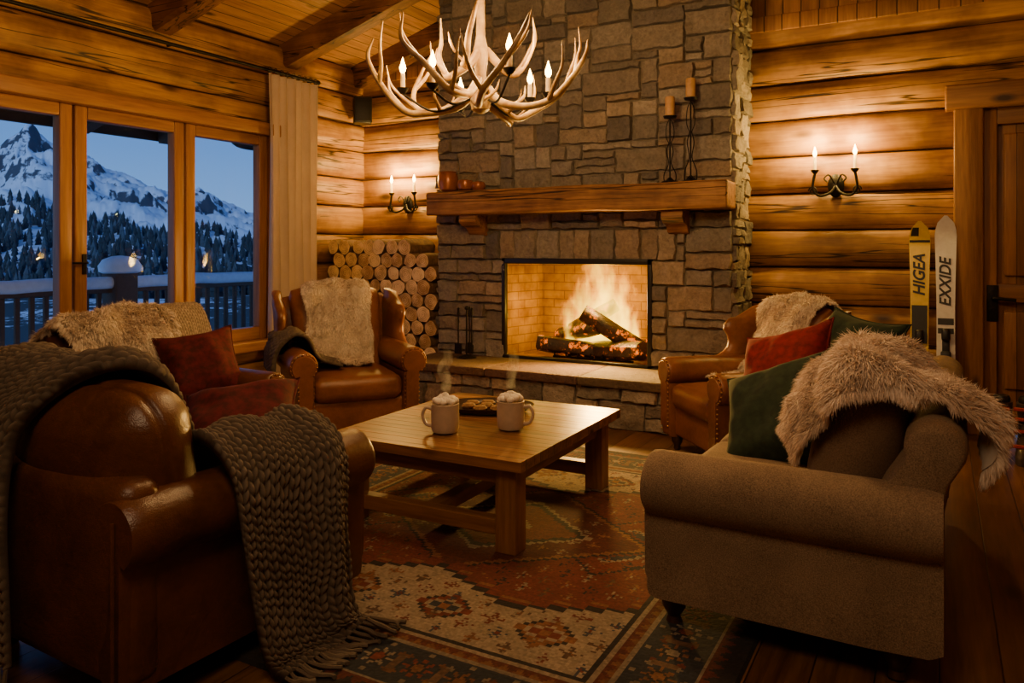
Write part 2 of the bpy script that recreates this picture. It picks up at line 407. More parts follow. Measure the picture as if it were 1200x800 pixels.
# ---------------------------------------------------------------- fireplace
FX0,FX1,FY=-4.41,-1.49,6.44
OX0,OX1,OZ0,OZ1=-3.66,-2.17,.40,1.35
PAL=[(.38,.33,.26),(.47,.41,.33),(.30,.27,.225),(.50,.41,.30),(.34,.295,.24),(.42,.38,.32),(.25,.225,.20),(.42,.33,.235)]
def stones(g,W,H,M,cw=.078,ch=.070,block=None,big=None,wr=(2,6),hr=(1,3),bw=(2,2,3,3)):
    nx=round(W/cw); nzz=round(H/ch); cw=W/nx; ch=H/nzz
    occ=np.zeros((nx,nzz),bool); st=[]
    if block:
        for (x0,x1,z0,z1) in block:
            occ[max(0,round(x0/cw)):round(x1/cw),max(0,round(z0/ch)):round(z1/ch)]=True
    for b_ in (big or []):
        x,z0,z1,x1=b_[0],b_[1],b_[2],b_[3]
        i=round(x/cw); e=round(x1/cw); k0,k1=round(z0/ch),round(z1/ch)
        while i<e:
            w=min(random.choice(bw),e-i)
            if e-i-w in(1,): w+=1
            st.append((i,k0,w,k1-k0)); occ[i:i+w,k0:k1]=True; i+=w
    for k in range(nzz):
        i=0
        while i<nx:
            if occ[i,k]: i+=1; continue
            h=random.choices(range(hr[0],hr[1]+1),[.26,.44,.30][:hr[1]-hr[0]+1])[0]; h=min(h,nzz-k)
            w=random.randint(*wr)
            if h==1: w=max(w,2)
            if h==3: w=max(w,3)
            ww=0
            while ww<w and i+ww<nx and not occ[i+ww,k]: ww+=1
            if i+ww<nx and not occ[i+ww,k] and (i+ww+1>=nx or occ[i+ww+1,k]): ww+=1
            while h>1 and occ[i:i+ww,k:k+h].any(): h-=1
            occ[i:i+ww,k:k+h]=True; st.append((i,k,ww,h)); i+=ww
    for (i,k,w,h) in st:
        gap=.004; x0,x1=i*cw+gap,(i+w)*cw-gap; z0,z1=k*ch+gap,(k+h)*ch-gap
        pr=random.uniform(.012,.040); c=random.choice(PAL); q=random.uniform(.78,1.12); c=tuple(x*q for x in c)
        nxx=max(3,w*3); nz_=max(3,h*3)
        V=[];F=[]
        us=[0,.0]+list(np.linspace(0,1,nxx+1)[1:-1])+[1,1.]
        vs=[0,.0]+list(np.linspace(0,1,nz_+1)[1:-1])+[1,1.]
        sd=random.random()*100
        for a,u in enumerate(us):
            for bb,v in enumerate(vs):
                e=(a in(0,len(us)-1)) or (bb in (0,len(vs)-1))
                ins=.009 if not e else 0
                x=x0+(x1-x0)*u; z=z0+(z1-z0)*v
                x=min(max(x,x0+ins),x1-ins); z=min(max(z,z0+ins),z1-ins)
                nse=noise.noise(Vector((x*9,z*9,sd)))+.45*noise.noise(Vector((x*28,z*28,sd)))
                dx=noise.noise(Vector((z*13,sd,1)))*.016; dz=noise.noise(Vector((x*11,sd,7)))*.016
                y=-(pr+nse*.026) if not e else .01
                V.append((x+dx,y,z+dz))
        nv=len(vs)
        for a in range(len(us)-1):
            for bb in range(nv-1): F.append([a*nv+bb,(a+1)*nv+bb,(a+1)*nv+bb+1,a*nv+bb+1])
        g.add((V,F),0,M,c)
fp=thing('fireplace','tall fieldstone fireplace with timber mantel and raised stone hearth','fireplace',((FX0+FX1)/2,FY,0))
cx=(FX0+FX1)/2
g=G()
CH=4.88
stones(g,FX1-FX0,CH-.03,Matrix.Translation((FX0-cx,0,0)),block=[(OX0-FX0,OX1-FX0,.0,OZ1)],big=[(OX0-FX0-.17,OZ1,OZ1+.30,OX1-FX0+.17)])
Mr=Matrix.Translation((FX1-cx,0,0))@Matrix.Rotation(R(90),4,'Z'); stones(g,YB-FY-.03,3.4+1.3,Mr,wr=(2,4))
Ml=Matrix.Translation((FX0-cx,YB-FY-.03,0))@Matrix.Rotation(R(-90),4,'Z'); stones(g,YB-FY-.03,3.8,Ml,wr=(2,4))
for (a,b_,c,d_) in ((FX0,OX0,0,CH),(OX1,FX1,0,CH),(OX0,OX1,OZ1,CH),(OX0,OX1,0,OZ0-.02)):
    g.add(rbox(b_-a,YB-FY-.03,min(d_,CH)-c,.002,((a+b_)/2-cx,(YB-FY)/2+.0,(c+min(d_,CH))/2),cs=1),1)
g.obj('chimney_breast',[m_stone,m_mortar],fp,color=True,ang=35,recalc=False)
g=G(); a,b_=OX0-cx+.01,OX1-cx-.01; bk=.56
V=[(a,.0,OZ0),(b_,.0,OZ0),(b_-.12,bk,OZ0),(a+.12,bk,OZ0),(a,.0,OZ1),(b_,.0,OZ1),(b_-.12,bk,OZ1),(a+.12,bk,OZ1)]
g.add((V,[[0,1,2,3],[4,7,6,5],[0,3,7,4],[1,5,6,2],[3,2,6,7]]))
g.obj('firebox',m_brick,fp,smooth=False,recalc=False)
g=G(); w=.04
for x in (OX0-cx+w/2,OX1-cx-w/2): g.add(rbox(w,.05,OZ1-OZ0,.005,(x,-.02,(OZ0+OZ1)/2)))
g.add(rbox(OX1-OX0,.05,w*1.3,.005,(0+ (OX0+OX1)/2-cx,-.02,OZ1-w*.65))); g.add(rbox(OX1-OX0,.05,w*.7,.005,((OX0+OX1)/2-cx,-.02,OZ0+w*.4)))
g.obj('firebox_frame',m_black,fp)
g=G(); HY=5.75; HX0,HX1=-4.41,-1.62
stones(g,HX1-HX0,.33,Matrix.Translation((HX0-cx,HY-FY+.05,0)),hr=(1,2),cw=.10,ch=.11,wr=(2,4))
Mr=Matrix.Translation((HX1-cx-.05,HY-FY+.05,0))@Matrix.Rotation(R(90),4,'Z'); stones(g,.6,.33,Mr,hr=(1,2),cw=.10,ch=.11,wr=(2,3))
g.add(rbox(HX1-HX0-.05,FY-HY-.1,.33,.002,((HX0+HX1)/2-cx-.02,(HY-FY)/2+.02,.165),cs=1),1)
x=HX0
for w in (.95,.88,.96):
    c=tuple(q*random.uniform(.85,1.1) for q in (.17,.115,.08))
    V,F=rbox(w-.005,FY-HY+.02,.075,.016,(x+w/2-cx,(HY-FY)/2+.0,.365),n=5)
    V=[(p[0]+noise.noise(Vector(p)*5)*.008,p[1]+noise.noise(Vector(p)*7)*.012,p[2]+noise.noise(Vector(p)*3)*.004) for p in V]
    g.add((V,F),0,None,c); x+=w
g.obj('hearth',[m_stone,m_mortar],fp,color=True,ang=35,recalc=False)
V,F=rbox(2.9,.3,.225,.02,(-2.91-cx,-.16,1.875),n=16)
V=[(p[0],p[1]+noise.noise(Vector((p[0]*3,p[1]*2,p[2]*6)))*.014,p[2]+noise.noise(Vector((p[0]*2.5,p[1]*5,3)))*.010) for p in V]
G().add((V,F)).obj('mantel_shelf',m_mantel,fp)
for x in (-3.92,-1.93):
    pr=[(.0,1.76),(-.24,1.76),(-.25,1.70),(-.21,1.66),(-.12,1.64),(-.07,1.58),(.0,1.56)]
    rings=[[(x-cx+dx,y,z) for y,z in pr] for dx in (-.09,-.08,.08,.09)]
    G().add(loft(rings)).obj('corbel',m_mantel,fp,ang=30)
# fire volume
m_fire,t,b=newmat('flames'); t.nodes.remove(b); v=coord(t)
wn=nz(t,scl(t,v,(4.2,4.2,2.6)),1.,3,.6); wc=sep(t,wn.outputs['Color'])
p=sep(t,v); zf=p[2]
x_=p[0]+(wc[0]-.5)*(zf*.8+.10); y_=p[1]+(wc[1]-.5)*.2
n2=X(t,nz(t,scl(t,v,(11,11,3.3)),1.,4,.6).outputs[0])
best=None
for (c0,w0,h0) in ((.03,.24,1.30),(-.14,.15,.92),(.20,.15,.95),(-.28,.11,.62),(.36,.10,.52),(.04,.42,.30)):
    f=(x_-c0)/w0; g_=y_/.16
    q=(zf*(-1./h0)+1)-(f*f)-(g_*g_)
    best=q if best is None else best.m('MAXIMUM',q)
d_=(best*2.8-(n2*3.0-1.15)).m('MAXIMUM',0.0).m('MINIMUM',1.0)
col=ramp(t,d_,[(0,(1,.18,.0)),(.35,(1,.34,.0)),(.75,(1,.50,.004)),(1,(1,.62,.02))])
em=N(t,'ShaderNodeEmission',{'Color':col,'Strength':d_*(zf*(-10.)+30.)})
t.links.new(em.outputs[0],t.nodes['Material Output'].inputs['Volume'])
try: m_fire.cycles.volume_step_rate=.4
except Exception: pass
FCX=-2.80; FCY=6.74
o=G().add(rbox(1.05,.32,.86,.01,(0,0,.43),cs=1)).obj('fire',m_fire,loc=(FCX,FCY,.46)); tag(o,'bright orange flames burning over logs in the firebox','fire',kind='stuff')
def roundlog(L,r,seed,seg=14,mi=(0,1),axis='X'):
    ra=random.Random(seed); k=[1+ra.uniform(-.10,.10) for _ in range(seg)]
    rings=[]
    for s,q in ((-L/2,.86),(-L/2+.004,.97),(-L/4,1.02),(0,1),(L/4,1.03),(L/2-.004,.97),(L/2,.86)):
        bx=math.sin(s*6+seed)*.006
        ring=[]
        for j in range(seg):
            a=2*math.pi*j/seg; rr=r*k[j]*q
            y,z=rr*math.cos(a)+bx,rr*math.sin(a)
            ring.append((s,y,z) if axis=='X' else (y,s,z))
        rings.append(ring)
    V,F=loft(rings); g=G(); g.add((V,F)); g.mi=[mi[0]]*(len(F)-2)+[mi[1]]*2
    for i in list(range(seg))+list(range(len(F)-2-seg,len(F)-2)): g.mi[i]=mi[1]
    return g
FL=[((-3.04,6.62,.51),.64,.08,(0,6,8)),((-2.58,6.60,.51),.62,.085,(0,-5,-20)),((-2.75,6.84,.52),.75,.08,(0,0,5)),((-2.98,6.68,.66),.56,.07,(0,-14,-22)),((-2.60,6.64,.67),.70,.076,(0,32,20)),((-2.86,6.76,.79),.50,.064,(0,-30,15))]
for i,(l,L,r,ro) in enumerate(FL):
    o=roundlog(L,r,i+50).obj('burning_log',[m_char,m_char],loc=l,rot=tuple(R(a) for a in ro)); tag(o,'charred split log glowing with embers in the fireplace','log',group='logs burning in the fireplace')
gr=thing('fire_grate','black iron grate holding burning logs in the firebox','grate',(FCX,6.7,.40))
for k in range(7): G().add(tube(cr([(-.36+k*.12,-.17,.075),(-.36+k*.12,-.15,.035),(-.36+k*.12,.15,.035)],8),.009,6)).obj('bar',m_iron,gr)
G().add(rbox(.8,.02,.02,.004,(0,-.12,.022))).add(rbox(.8,.02,.02,.004,(0,.12,.022))).obj('frame',m_iron,gr)
# ---------------------------------------------------------------- mantel items
def mlathe(name,label,cat,loc,prof,mat,group=None):
    o=G().add(lathe(prof,28)).obj(name,mat,loc=loc); return tag(o,label,cat,group)
MZ=1.992
mlathe('pot','glazed terracotta pot on the timber mantel','pot',(-4.19,6.27,MZ),[(.06,0),(.09,.02),(.1,.09),(.095,.16),(.08,.18),(.088,.195),(.07,.19),(.06,.1)],m_copper)
mlathe('bowl','small rounded terracotta bowl on the mantel','bowl',(-3.98,6.25,MZ),[(.04,0),(.07,.02),(.08,.06),(.07,.1),(.04,.11),(.02,.10)],m_copper)
mlathe('bowl','low terracotta bowl on the mantel','bowl',(-3.85,6.28,MZ),[(.04,0),(.065,.02),(.072,.05),(.06,.08),(.03,.09),(.01,.085)],m_copper)
def candlestand(loc,h,label):
    e=thing('candle_holder',label,'candle holder',loc,group='iron candle holders on the mantel')
    G().add(lathe([(.07,0),(.072,.01),(.03,.02),(.012,.04)],18)).add(tube([(0,0,.03),(0,0,h)],.007)).obj('stem',m_iron,e)
    g=G()
    for s in (-1,1):
        g.add(tube(cr([(s*.006,0,h*.08),(s*.045,0,h*.02),(s*.05,0,h*.14),(s*.012,0,h*.30),(s*.028,0,h*.48),(s*.008,0,h*.62)],26),.0045,6))
        g.add(tube(cr([(s*.006,0,h*.60),(s*.034,0,h*.72),(s*.03,0,h*.88),(s*.010,0,h*.97)],20),.004,6))
    g.obj('scroll',m_iron,e)
    G().add(lathe([(.01,h-.01),(.05,h),(.058,h+.018),(.05,h+.016),(.01,h+.008)],18)).obj('cup',m_iron,e)
    G().add(lathe([(.040,h+.01),(.040,h+.17),(.034,h+.178),(.01,h+.17)],18)).add(tube([(0,0,h+.17),(.002,0,h+.19)],.002,5)).obj('candle',m_waxo,e)
candlestand((-1.97,6.28,MZ),.54,'wrought iron candle holder with short pillar candle on mantel')
candlestand((-1.80,6.30,MZ),.68,'taller wrought iron candle holder with pillar candle on mantel')
e=thing('fire_tool_set','black iron fireplace tool set standing on the hearth','fire tools',(-3.93,6.2,.405))
G().add(lathe([(.09,0),(.09,.012),(.02,.025),(.008,.03)],18)).add(tube([(0,0,.02),(0,0,.46)],.008)).add(ball(.02,(0,0,.47))).obj('stand',m_iron,e)
for k,(x,hd) in enumerate(((-.075,'shovel'),(0.0,'brush'),(.075,'poker'))):
    yy=-.03 if k!=1 else .05
    g=G().add(tube([(x,yy,.1),(x,yy,.42)],.006,6)).add(lathe([(.003,0),(.014,.01),(.010,.05),(.014,.07),(.002,.08)],10,(x,yy,.40)))
    if hd=='shovel': g.add(rbox(.08,.012,.10,.005,(x,yy,.085)))
    elif hd=='brush': g.add(lathe([(.04,0),(.04,.07),(.012,.1)],12,(x,yy,.04)))
    else: g.add(tube(cr([(x,yy,.1),(x,yy,.05),(x+.03,yy,.06)],8),[.007,.004],6))
    g.obj(hd,m_iron,e)
# ---------------------------------------------------------------- firewood
var=[]
for s in range(6): var.append(roundlog(.44,.084,s+1,16,axis='Y'))
def splitlog(seed,a0=-25,a1=205,dn=-.065):
    ra=random.Random(seed); r=.088; pts=[]
    for a in np.linspace(R(a0),R(a1),10): pts.append((r*math.cos(a)*ra.uniform(.92,1.04),r*math.sin(a)*ra.uniform(.9,1)))
    pts.append((-.01+ra.uniform(-.02,.02),dn)); pts.append((.015,dn+.005))
    rings=[[(x*q,s,z*q) for x,z in pts] for s,q in ((-.22,.97),(-.215,1),(0,1.01),(.215,1),(.22,.97))]
    V,F=loft(rings); g=G().add((V,F)); g.mi=[0]*(len(F)-2)+[1]*2; return g
for s in range(4): var.append(splitlog(s,-30,210,-.075))
meshes=[]
for g in var:
    o=g.obj('firewood_log',[m_bark,m_end]); meshes.append(o.data); bpy.data.objects.remove(o)
rows=11
for r_ in range(rows):
    nx=9 if r_%2==0 else 8
    for c_ in range(nx):
        x=-5.76+.158*c_+(.079 if r_%2 else 0); z=.085+r_*.137
        if r_==rows-1 and c_>=7: continue
        ii=random.randrange(len(meshes)); o=bpy.data.objects.new('firewood_log',meshes[ii]); COL.objects.link(o)
        o.location=(x+random.uniform(-.004,.004),6.62+random.uniform(-.025,.025),z); o.rotation_euler=(0,random.uniform(0,6.28),random.uniform(-.02,.02))
        sc_=random.uniform(.90,1.03); o.scale=(sc_,1,sc_)
        tag(o,'cut firewood log with pale end grain in the stack','firewood',group='firewood stacked beside the fireplace')
# ---------------------------------------------------------------- armchairs
def extr(prof,ys,scs):
    P=np.array(prof); c=P.mean(0); rings=[]
    for y,s in zip(ys,scs):
        q=c+(P-c)*s; rings.append([(a,y,b_) for a,b_ in q])
    return loft(rings)
def armprof(s,cx_,r=.1,zt=.66,zb=.1,th=.055):
    zc=zt-r; out=[(-th,zb),(th+.0,zb),(th+.005,zc-r*.75)]
    for a in np.linspace(R(-55),R(235),18): out.append((.02+r*math.cos(a),zc+r*math.sin(a)))
    out.append((-th,zc-r*.8))
    return [(cx_+s*x,z) for x,z in out]
def fin(e,parts):
    V=[];F=[]
    for o in parts:
        k=len(V); V+=[tuple(v.co) for v in o.data.vertices]; F+=[[k+i for i in p_.vertices] for p_ in o.data.polygons]
    return BVHTree.FromPolygons([Vector(v) for v in V],F)
def armchair(label,loc,rz,W=.94,D=.96,H=1.02,wing=False,mat=None,armz=.66,nails=True,group=None,sc=1,club=False):
    mat=mat or m_lea
    e=thing('armchair',label,'armchair',loc,rz,group); e.scale=(sc,)*3
    P=[]; hw=W/2; y0=-D/2; y1=D/2; ra=.115 if club else .1
    P.append(G().add(rbox(W-.2,D-.14,.22,.03,(0,-.0,.215),n=6,cs=3)).obj('seat_base',mat,e))
    P.append(G().add(rbox(W-.35,D-.24,.17,.06,(0,-.095,.40),(.0,.012,.035),n=10,cs=4)).obj('seat_cushion',mat,e))
    for s in (-1,1):
        pr=armprof(s,s*(hw-.02-ra),ra,armz)
        yb=y1-.02 if club else y1-.15
        ys=[y0+.02,y0+.028,y0+.045]+list(np.linspace(y0+.1,yb-.07,8))+[yb-.02,yb]
        sc_=[.93,.98,1]+[1]*8+[.98,.9]
        P.append(G().add(extr(pr,ys,sc_)).obj('arm',mat,e,ang=50))
        pp=np.array(pr); c=pp.mean(0)
        G().add(extr(pr,[y0+.004,y0+.012,y0+.03],[.80,.84,.84])).obj('arm_front',mat,e)
        if nails:
            g=G(); q=c+(pp-c)*.90; L=[]
            qq=np.concatenate([q[1:],q[:1]]); d=np.linalg.norm(np.diff(qq,axis=0),axis=1); cu=np.concatenate([[0],np.cumsum(d)])
            for u in np.arange(0,cu[-1]-.02,.03):
                L.append((np.interp(u,cu,qq[:,0]),np.interp(u,cu,qq[:,1])))
            for a,b_ in L: g.add(ball(.0065,(a,y0+.014,b_),6))
            g.obj('nailhead_trim',m_brass,e)
    def backslab(x0,zb,zt,yb,yt,th,bulge,arch,w1=None):
        rings=[]; w1=w1 or x0
        for u in np.linspace(0,1,14):
            z=zb+(zt-zb)*u; yc=yb+(yt-yb)*u
            endf=min(1,math.sqrt(max(0,1-max(0,(u-.88)/.12)**2))); endf=max(endf,.12)
            ring=[]; wx=(x0+(w1-x0)*u)
            for k in range(24):
                a=2*math.pi*k/24; cxx=math.copysign(abs(math.cos(a))**.35,math.cos(a)); syy=math.copysign(abs(math.sin(a))**.6,math.sin(a))
                x=wx*cxx*(1-.06*(1-endf))
                yy=yc+(th/2)*syy*endf*(1+bulge*(1-(x/wx)**2)*(1 if syy<0 else .15))
                zz=z-arch*(x/wx)**2*u
                ring.append((x,yy,zz))
            rings.append(ring)
        return loft(rings)
    if club:
        P.append(G().add(rbox(W-.14,.15,armz-.06,.06,(0,y1-.10,.10+(armz-.06)/2),(0,.02,.0),n=8,cs=4)).obj('backrest',mat,e,ang=50))
        M=Matrix.Translation((-.03,y1-.225,.725))@Matrix.Rotation(R(-9),4,'X')
        V,F=rbox(W-.31,.27,.52,.12,(0,0,0),(.03,.05,.02),n=26,cs=7)
        nV=[]
        for p in V:
            f=noise.ridged_multi_fractal(Vector((p[0]*1.6+3,p[1]*1.5,p[2]*2.2)),.9,2.1,3,1.0,2.0)
            c_=-.005*(f-1)+noise.noise(Vector((p[0]*4,p[1]*3,p[2]*4)))*.010; l=Vector((p[0]*.3,p[1],p[2]*.6)); l.normalize()
            seam=-.012*math.exp(-((p[1]-.02)/.012)**2) if (abs(p[2])>.2 or abs(p[0])>.3) else 0
            nV.append(tuple(Vector(p)+l*(c_+seam)))
        P.append(G().add((nV,F),0,M).obj('back_cushion',mat,e,ang=70))
        g=G()
        for s in (-1,1): g.add(tube([(s*(hw-.10),y1-.012,.12),(s*(hw-.10),y1-.012,armz-.07)],.006,6))
        g.obj('piping',mat,e)
    else:
        P.append(G().add(backslab(hw-.1,.12,H-.04,y1-.16,y1-.02,.15,.1,.05 if wing else .03,w1=hw-.05)).obj('backrest',mat,e,ang=50))
        P.append(G().add(backslab(hw-.17,.44,H+.03,y1-.30,y1-.10,.2,.35,.06,w1=hw-.13)).obj('back_cushion',mat,e,ang=50))
    if wing:
        for s in (-1,1):
            rings=[]
            yfc=cr([[y1-.62],[y1-.45],[y1-.42],[y1-.46],[y1-.36],[y1-.2]],12)
            for i,u in enumerate(np.linspace(0,1,12)):
                z=armz-.06+(H-.02-armz+.06)*u
                yf=float(yfc[i][0]); yb=y1-.05+.02*u
                t_=.045*(1 if u<.85 else .7); xx=s*(hw-.07+.02*u)
                ring=[]
                for k in range(16):
                    a=2*math.pi*k/16; ca=math.copysign(abs(math.cos(a))**.6,math.cos(a)); sa=math.copysign(abs(math.sin(a))**.8,math.sin(a))
                    y=(yf+yb)/2+(yb-yf)/2*ca
                    ring.append((xx+t_*sa+s*.05*max(0,(yb-y)/(yb-yf))*(.6 if ca<0 else .3),y,z-(.03*(1-ca)/2 if u>.8 else 0)))
                rings.append(ring)
            P.append(G().add(loft(rings)).obj('wing',mat,e,ang=50))
    for sx in (-1,1):
        G().add(lathe([(.018,0),(.026,.01),(.022,.03),(.038,.06),(.04,.085),(.03,.11)],14,(sx*(hw-.14),y0+.1,0))).obj('leg',m_darkfoot,e)
        G().add(rbox(.045,.045,.12,.008,(sx*(hw-.14),y1-.14,.06))).obj('leg',m_darkfoot,e)
    return e,fin(e,P)
ch1,b1=armchair('dark cognac leather armchair with rolled arms and chunky knit throws',(-2.57,1.98,0),178,W=1.08,D=1.1,H=.97,mat=m_lead,armz=.70,nails=False,club=True)
ch2,b2=armchair('brown leather armchair by the window with fur over its back',(-3.98,2.98,0),88,W=1.0,D=1.0,H=1.02,armz=.7,mat=m_lead)
ch3,b3=armchair('cognac leather wingback armchair with sheepskin and brass nailheads',(-4.08,4.66,0),54,W=.98,D=.98,H=1.08,wing=True,armz=.68,sc=1.04)
ch4,b4=armchair('cognac leather wingback armchair with sheepskin beside the hearth',(-1.13,5.43,0),-48,W=.96,D=.98,H=1.06,wing=True,armz=.66)
# ---------------------------------------------------------------- throws
def patch(grid,nu,nv):
    g=np.asarray(grid,float); a=cr(g,nu); b_=cr(a.transpose(1,0,2),nv).transpose(1,0,2); return b_
def conform(P,bvh,t,it=2,snap=0):
    P=P.copy(); sh=P.shape
    for k in range(it):
        for i in range(sh[0]):
            for j in range(sh[1]):
                p=Vector(P[i,j]); r=bvh.find_nearest(p)
                if r[0] is None: continue
                loc,nrm,_,d=r; s=(p-loc).dot(nrm)
                if s<t and d<.25: P[i,j]=loc+nrm*t
                elif snap and d<.35: P[i,j]=p.lerp(loc+(p-loc).normalized()*t,snap)
        for _ in range(2 if snap and k<it-1 else 1):
            Q=P.copy(); Q[1:-1,1:-1]=(P[1:-1,1:-1]*2+P[:-2,1:-1]+P[2:,1:-1]+P[1:-1,:-2]+P[1:-1,2:])/6
            Q[1:-1,0]=(P[:-2,0]+2*P[1:-1,0]+P[2:,0])/4; Q[1:-1,-1]=(P[:-2,-1]+2*P[1:-1,-1]+P[2:,-1])/4; P=Q
    P[...,2]=np.maximum(P[...,2],.012); return P
def normals(P):
    du=np.gradient(P,axis=0); dv=np.gradient(P,axis=1); n=np.cross(du,dv); return n/(np.linalg.norm(n,axis=2)[...,None]+1e-9)
def gridfaces(nu,nv,o=0):
    i,j=np.meshgrid(np.arange(nu-1),np.arange(nv-1),indexing='ij'); a=(i*nv+j).ravel()+o
    return np.stack([a,a+nv,a+nv+1,a+1],1).tolist()
def place(o,e): o.location=e.location; o.rotation_euler=e.rotation_euler; o.scale=e.scale
def outward(P,n,bvh):
    c=P[P.shape[0]//2,P.shape[1]//2]
    r=bvh.find_nearest(Vector(c)) 
    return n if (Vector(n[P.shape[0]//2,P.shape[1]//2]).dot(Vector(c)-r[0]))>=0 else -n
def base_surface(grid,bvh,t,nu,nv,snap=0,it=2):
    P=patch(grid,40,24); P=conform(P,bvh,t,it,snap)
    P=cr(P,nu); P=cr(P.transpose(1,0,2),nv).transpose(1,0,2)
    n=normals(P); n=outward(P,n,bvh)
    return P,n
def meshobj(name,V,F,C,mat,e,label,cat,smooth=True):
    me=bpy.data.meshes.new(name); me.from_pydata(V.tolist() if hasattr(V,'tolist') else V,[],F); me.materials.append(mat)
    ca=me.color_attributes.new('Col','FLOAT_COLOR','POINT'); arr=np.ones((len(V),4),np.float32); arr[:,:3]=C; ca.data.foreach_set('color',arr.ravel())
    if smooth: me.shade_smooth()
    o=bpy.data.objects.new(name,me); COL.objects.link(o)
    if e: place(o,e)
    if label: tag(o,label,cat)
    return o
def fur(name,label,e,bvh,grid,n=16000,L=.05,col=(.90,.80,.66),dark=(.60,.48,.36),t=.02,w=.0022,seed=1,snap=.6,lump=.0,clump=.55):
    r=np.random.default_rng(seed)
    P,nn=base_surface(grid,bvh,t,90,60,snap,3)
    nu,nv=P.shape[:2]
    uu=np.linspace(-1,1,nu); vv=np.linspace(-1,1,nv); c0=P.copy()
    for i in range(nu):
        s_=1-.08*(.5+.5*math.sin(uu[i]*7+seed))-.16*uu[i]**6
        jj=(vv*s_+1)/2*(nv-1); lo=np.clip(jj.astype(int),0,nv-2); f=(jj-lo)[:,None]; P[i]=c0[i,lo]*(1-f)+c0[i,lo+1]*f
    nn=outward(P,normals(P),bvh)
    if lump:
        lm=np.array([[noise.noise(Vector(P[i,j])*7) for j in range(nv)] for i in range(nu)])
        P=P+nn*(lump*(lm+.4))[...,None]; nn=outward(P,normals(P),bvh)
    V=(P+nn*.008).reshape(-1,3); F=gridfaces(nu,nv); V2=(P-nn*.004).reshape(-1,3); F+= [f[::-1] for f in gridfaces(nu,nv,nu*nv)]
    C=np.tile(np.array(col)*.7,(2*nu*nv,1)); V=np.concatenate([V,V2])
    U=r.random(n)*(nu-1.001); W_=r.random(n)*(nv-1.001)
    k=n//7; U[:k//2]=r.random(k//2)*1.5; U[k//2:k]=nu-1.001-r.random(k-k//2)*1.5
    W_[k:k+k//2]=r.random(k//2)*1.5; W_[k+k//2:2*k]=nv-1.001-r.random(2*k-k-k//2)*1.5
    i,j=U.astype(int),W_.astype(int); fu,fv=(U-i)[:,None],(W_-j)[:,None]
    B=P[i,j]*(1-fu)*(1-fv)+P[i+1,j]*fu*(1-fv)+P[i,j+1]*(1-fu)*fv+P[i+1,j+1]*fu*fv
    NN=nn[i,j]; ed=np.zeros((n,3))
    du=np.gradient(P,axis=0); dv=np.gradient(P,axis=1); du/=np.linalg.norm(du,axis=2)[...,None]+1e-9; dv/=np.linalg.norm(dv,axis=2)[...,None]+1e-9
    ed+=du[i,j]*((U>nu-3).astype(float)-(U<2))[:,None]*.7; ed+=dv[i,j]*((W_>nv-3).astype(float)-(W_<2))[:,None]*.7
    cl=np.array([noise.noise_vector(Vector(b_)*24) for b_ in B]); cl2=np.array([noise.noise(Vector(b_)*7) for b_ in B])
    D=NN*.8+cl*clump+np.array([0,0,-.4])+ed+r.normal(0,.2,(n,3)); D/=np.linalg.norm(D,axis=1)[:,None]
    D2=D+np.array([0,0,-.7])-NN*.15+cl*clump*.4+r.normal(0,.15,(n,3)); D2/=np.linalg.norm(D2,axis=1)[:,None]
    l=(L*r.uniform(.6,1.15,n)*(1+.3*cl2))[:,None]
    S=np.cross(D,r.normal(0,1,(n,3))); S/=np.linalg.norm(S,axis=1)[:,None]; S*=w
    a=B-S;b_=B+S;m=B+D*l*.5; c=m-S*.8; d=m+S*.8; tip=m+D2*l*.5
    SV=np.stack([a,b_,d,c,tip],1).reshape(-1,3); o=len(V)
    q=np.arange(n)*5+o
    F+=np.stack([q,q+1,q+2,q+3],1).tolist()+np.stack([q+3,q+2,q+4],1).tolist()
    mixv=np.clip(.62+cl2*1.1+r.normal(0,.18,n),0,1)[:,None]
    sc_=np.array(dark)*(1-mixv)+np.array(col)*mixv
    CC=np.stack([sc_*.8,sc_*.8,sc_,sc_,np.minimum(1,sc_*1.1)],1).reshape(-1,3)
    return meshobj(name,np.concatenate([V,SV]),F,np.concatenate([C,CC]),m_fur,e,label,'throw')
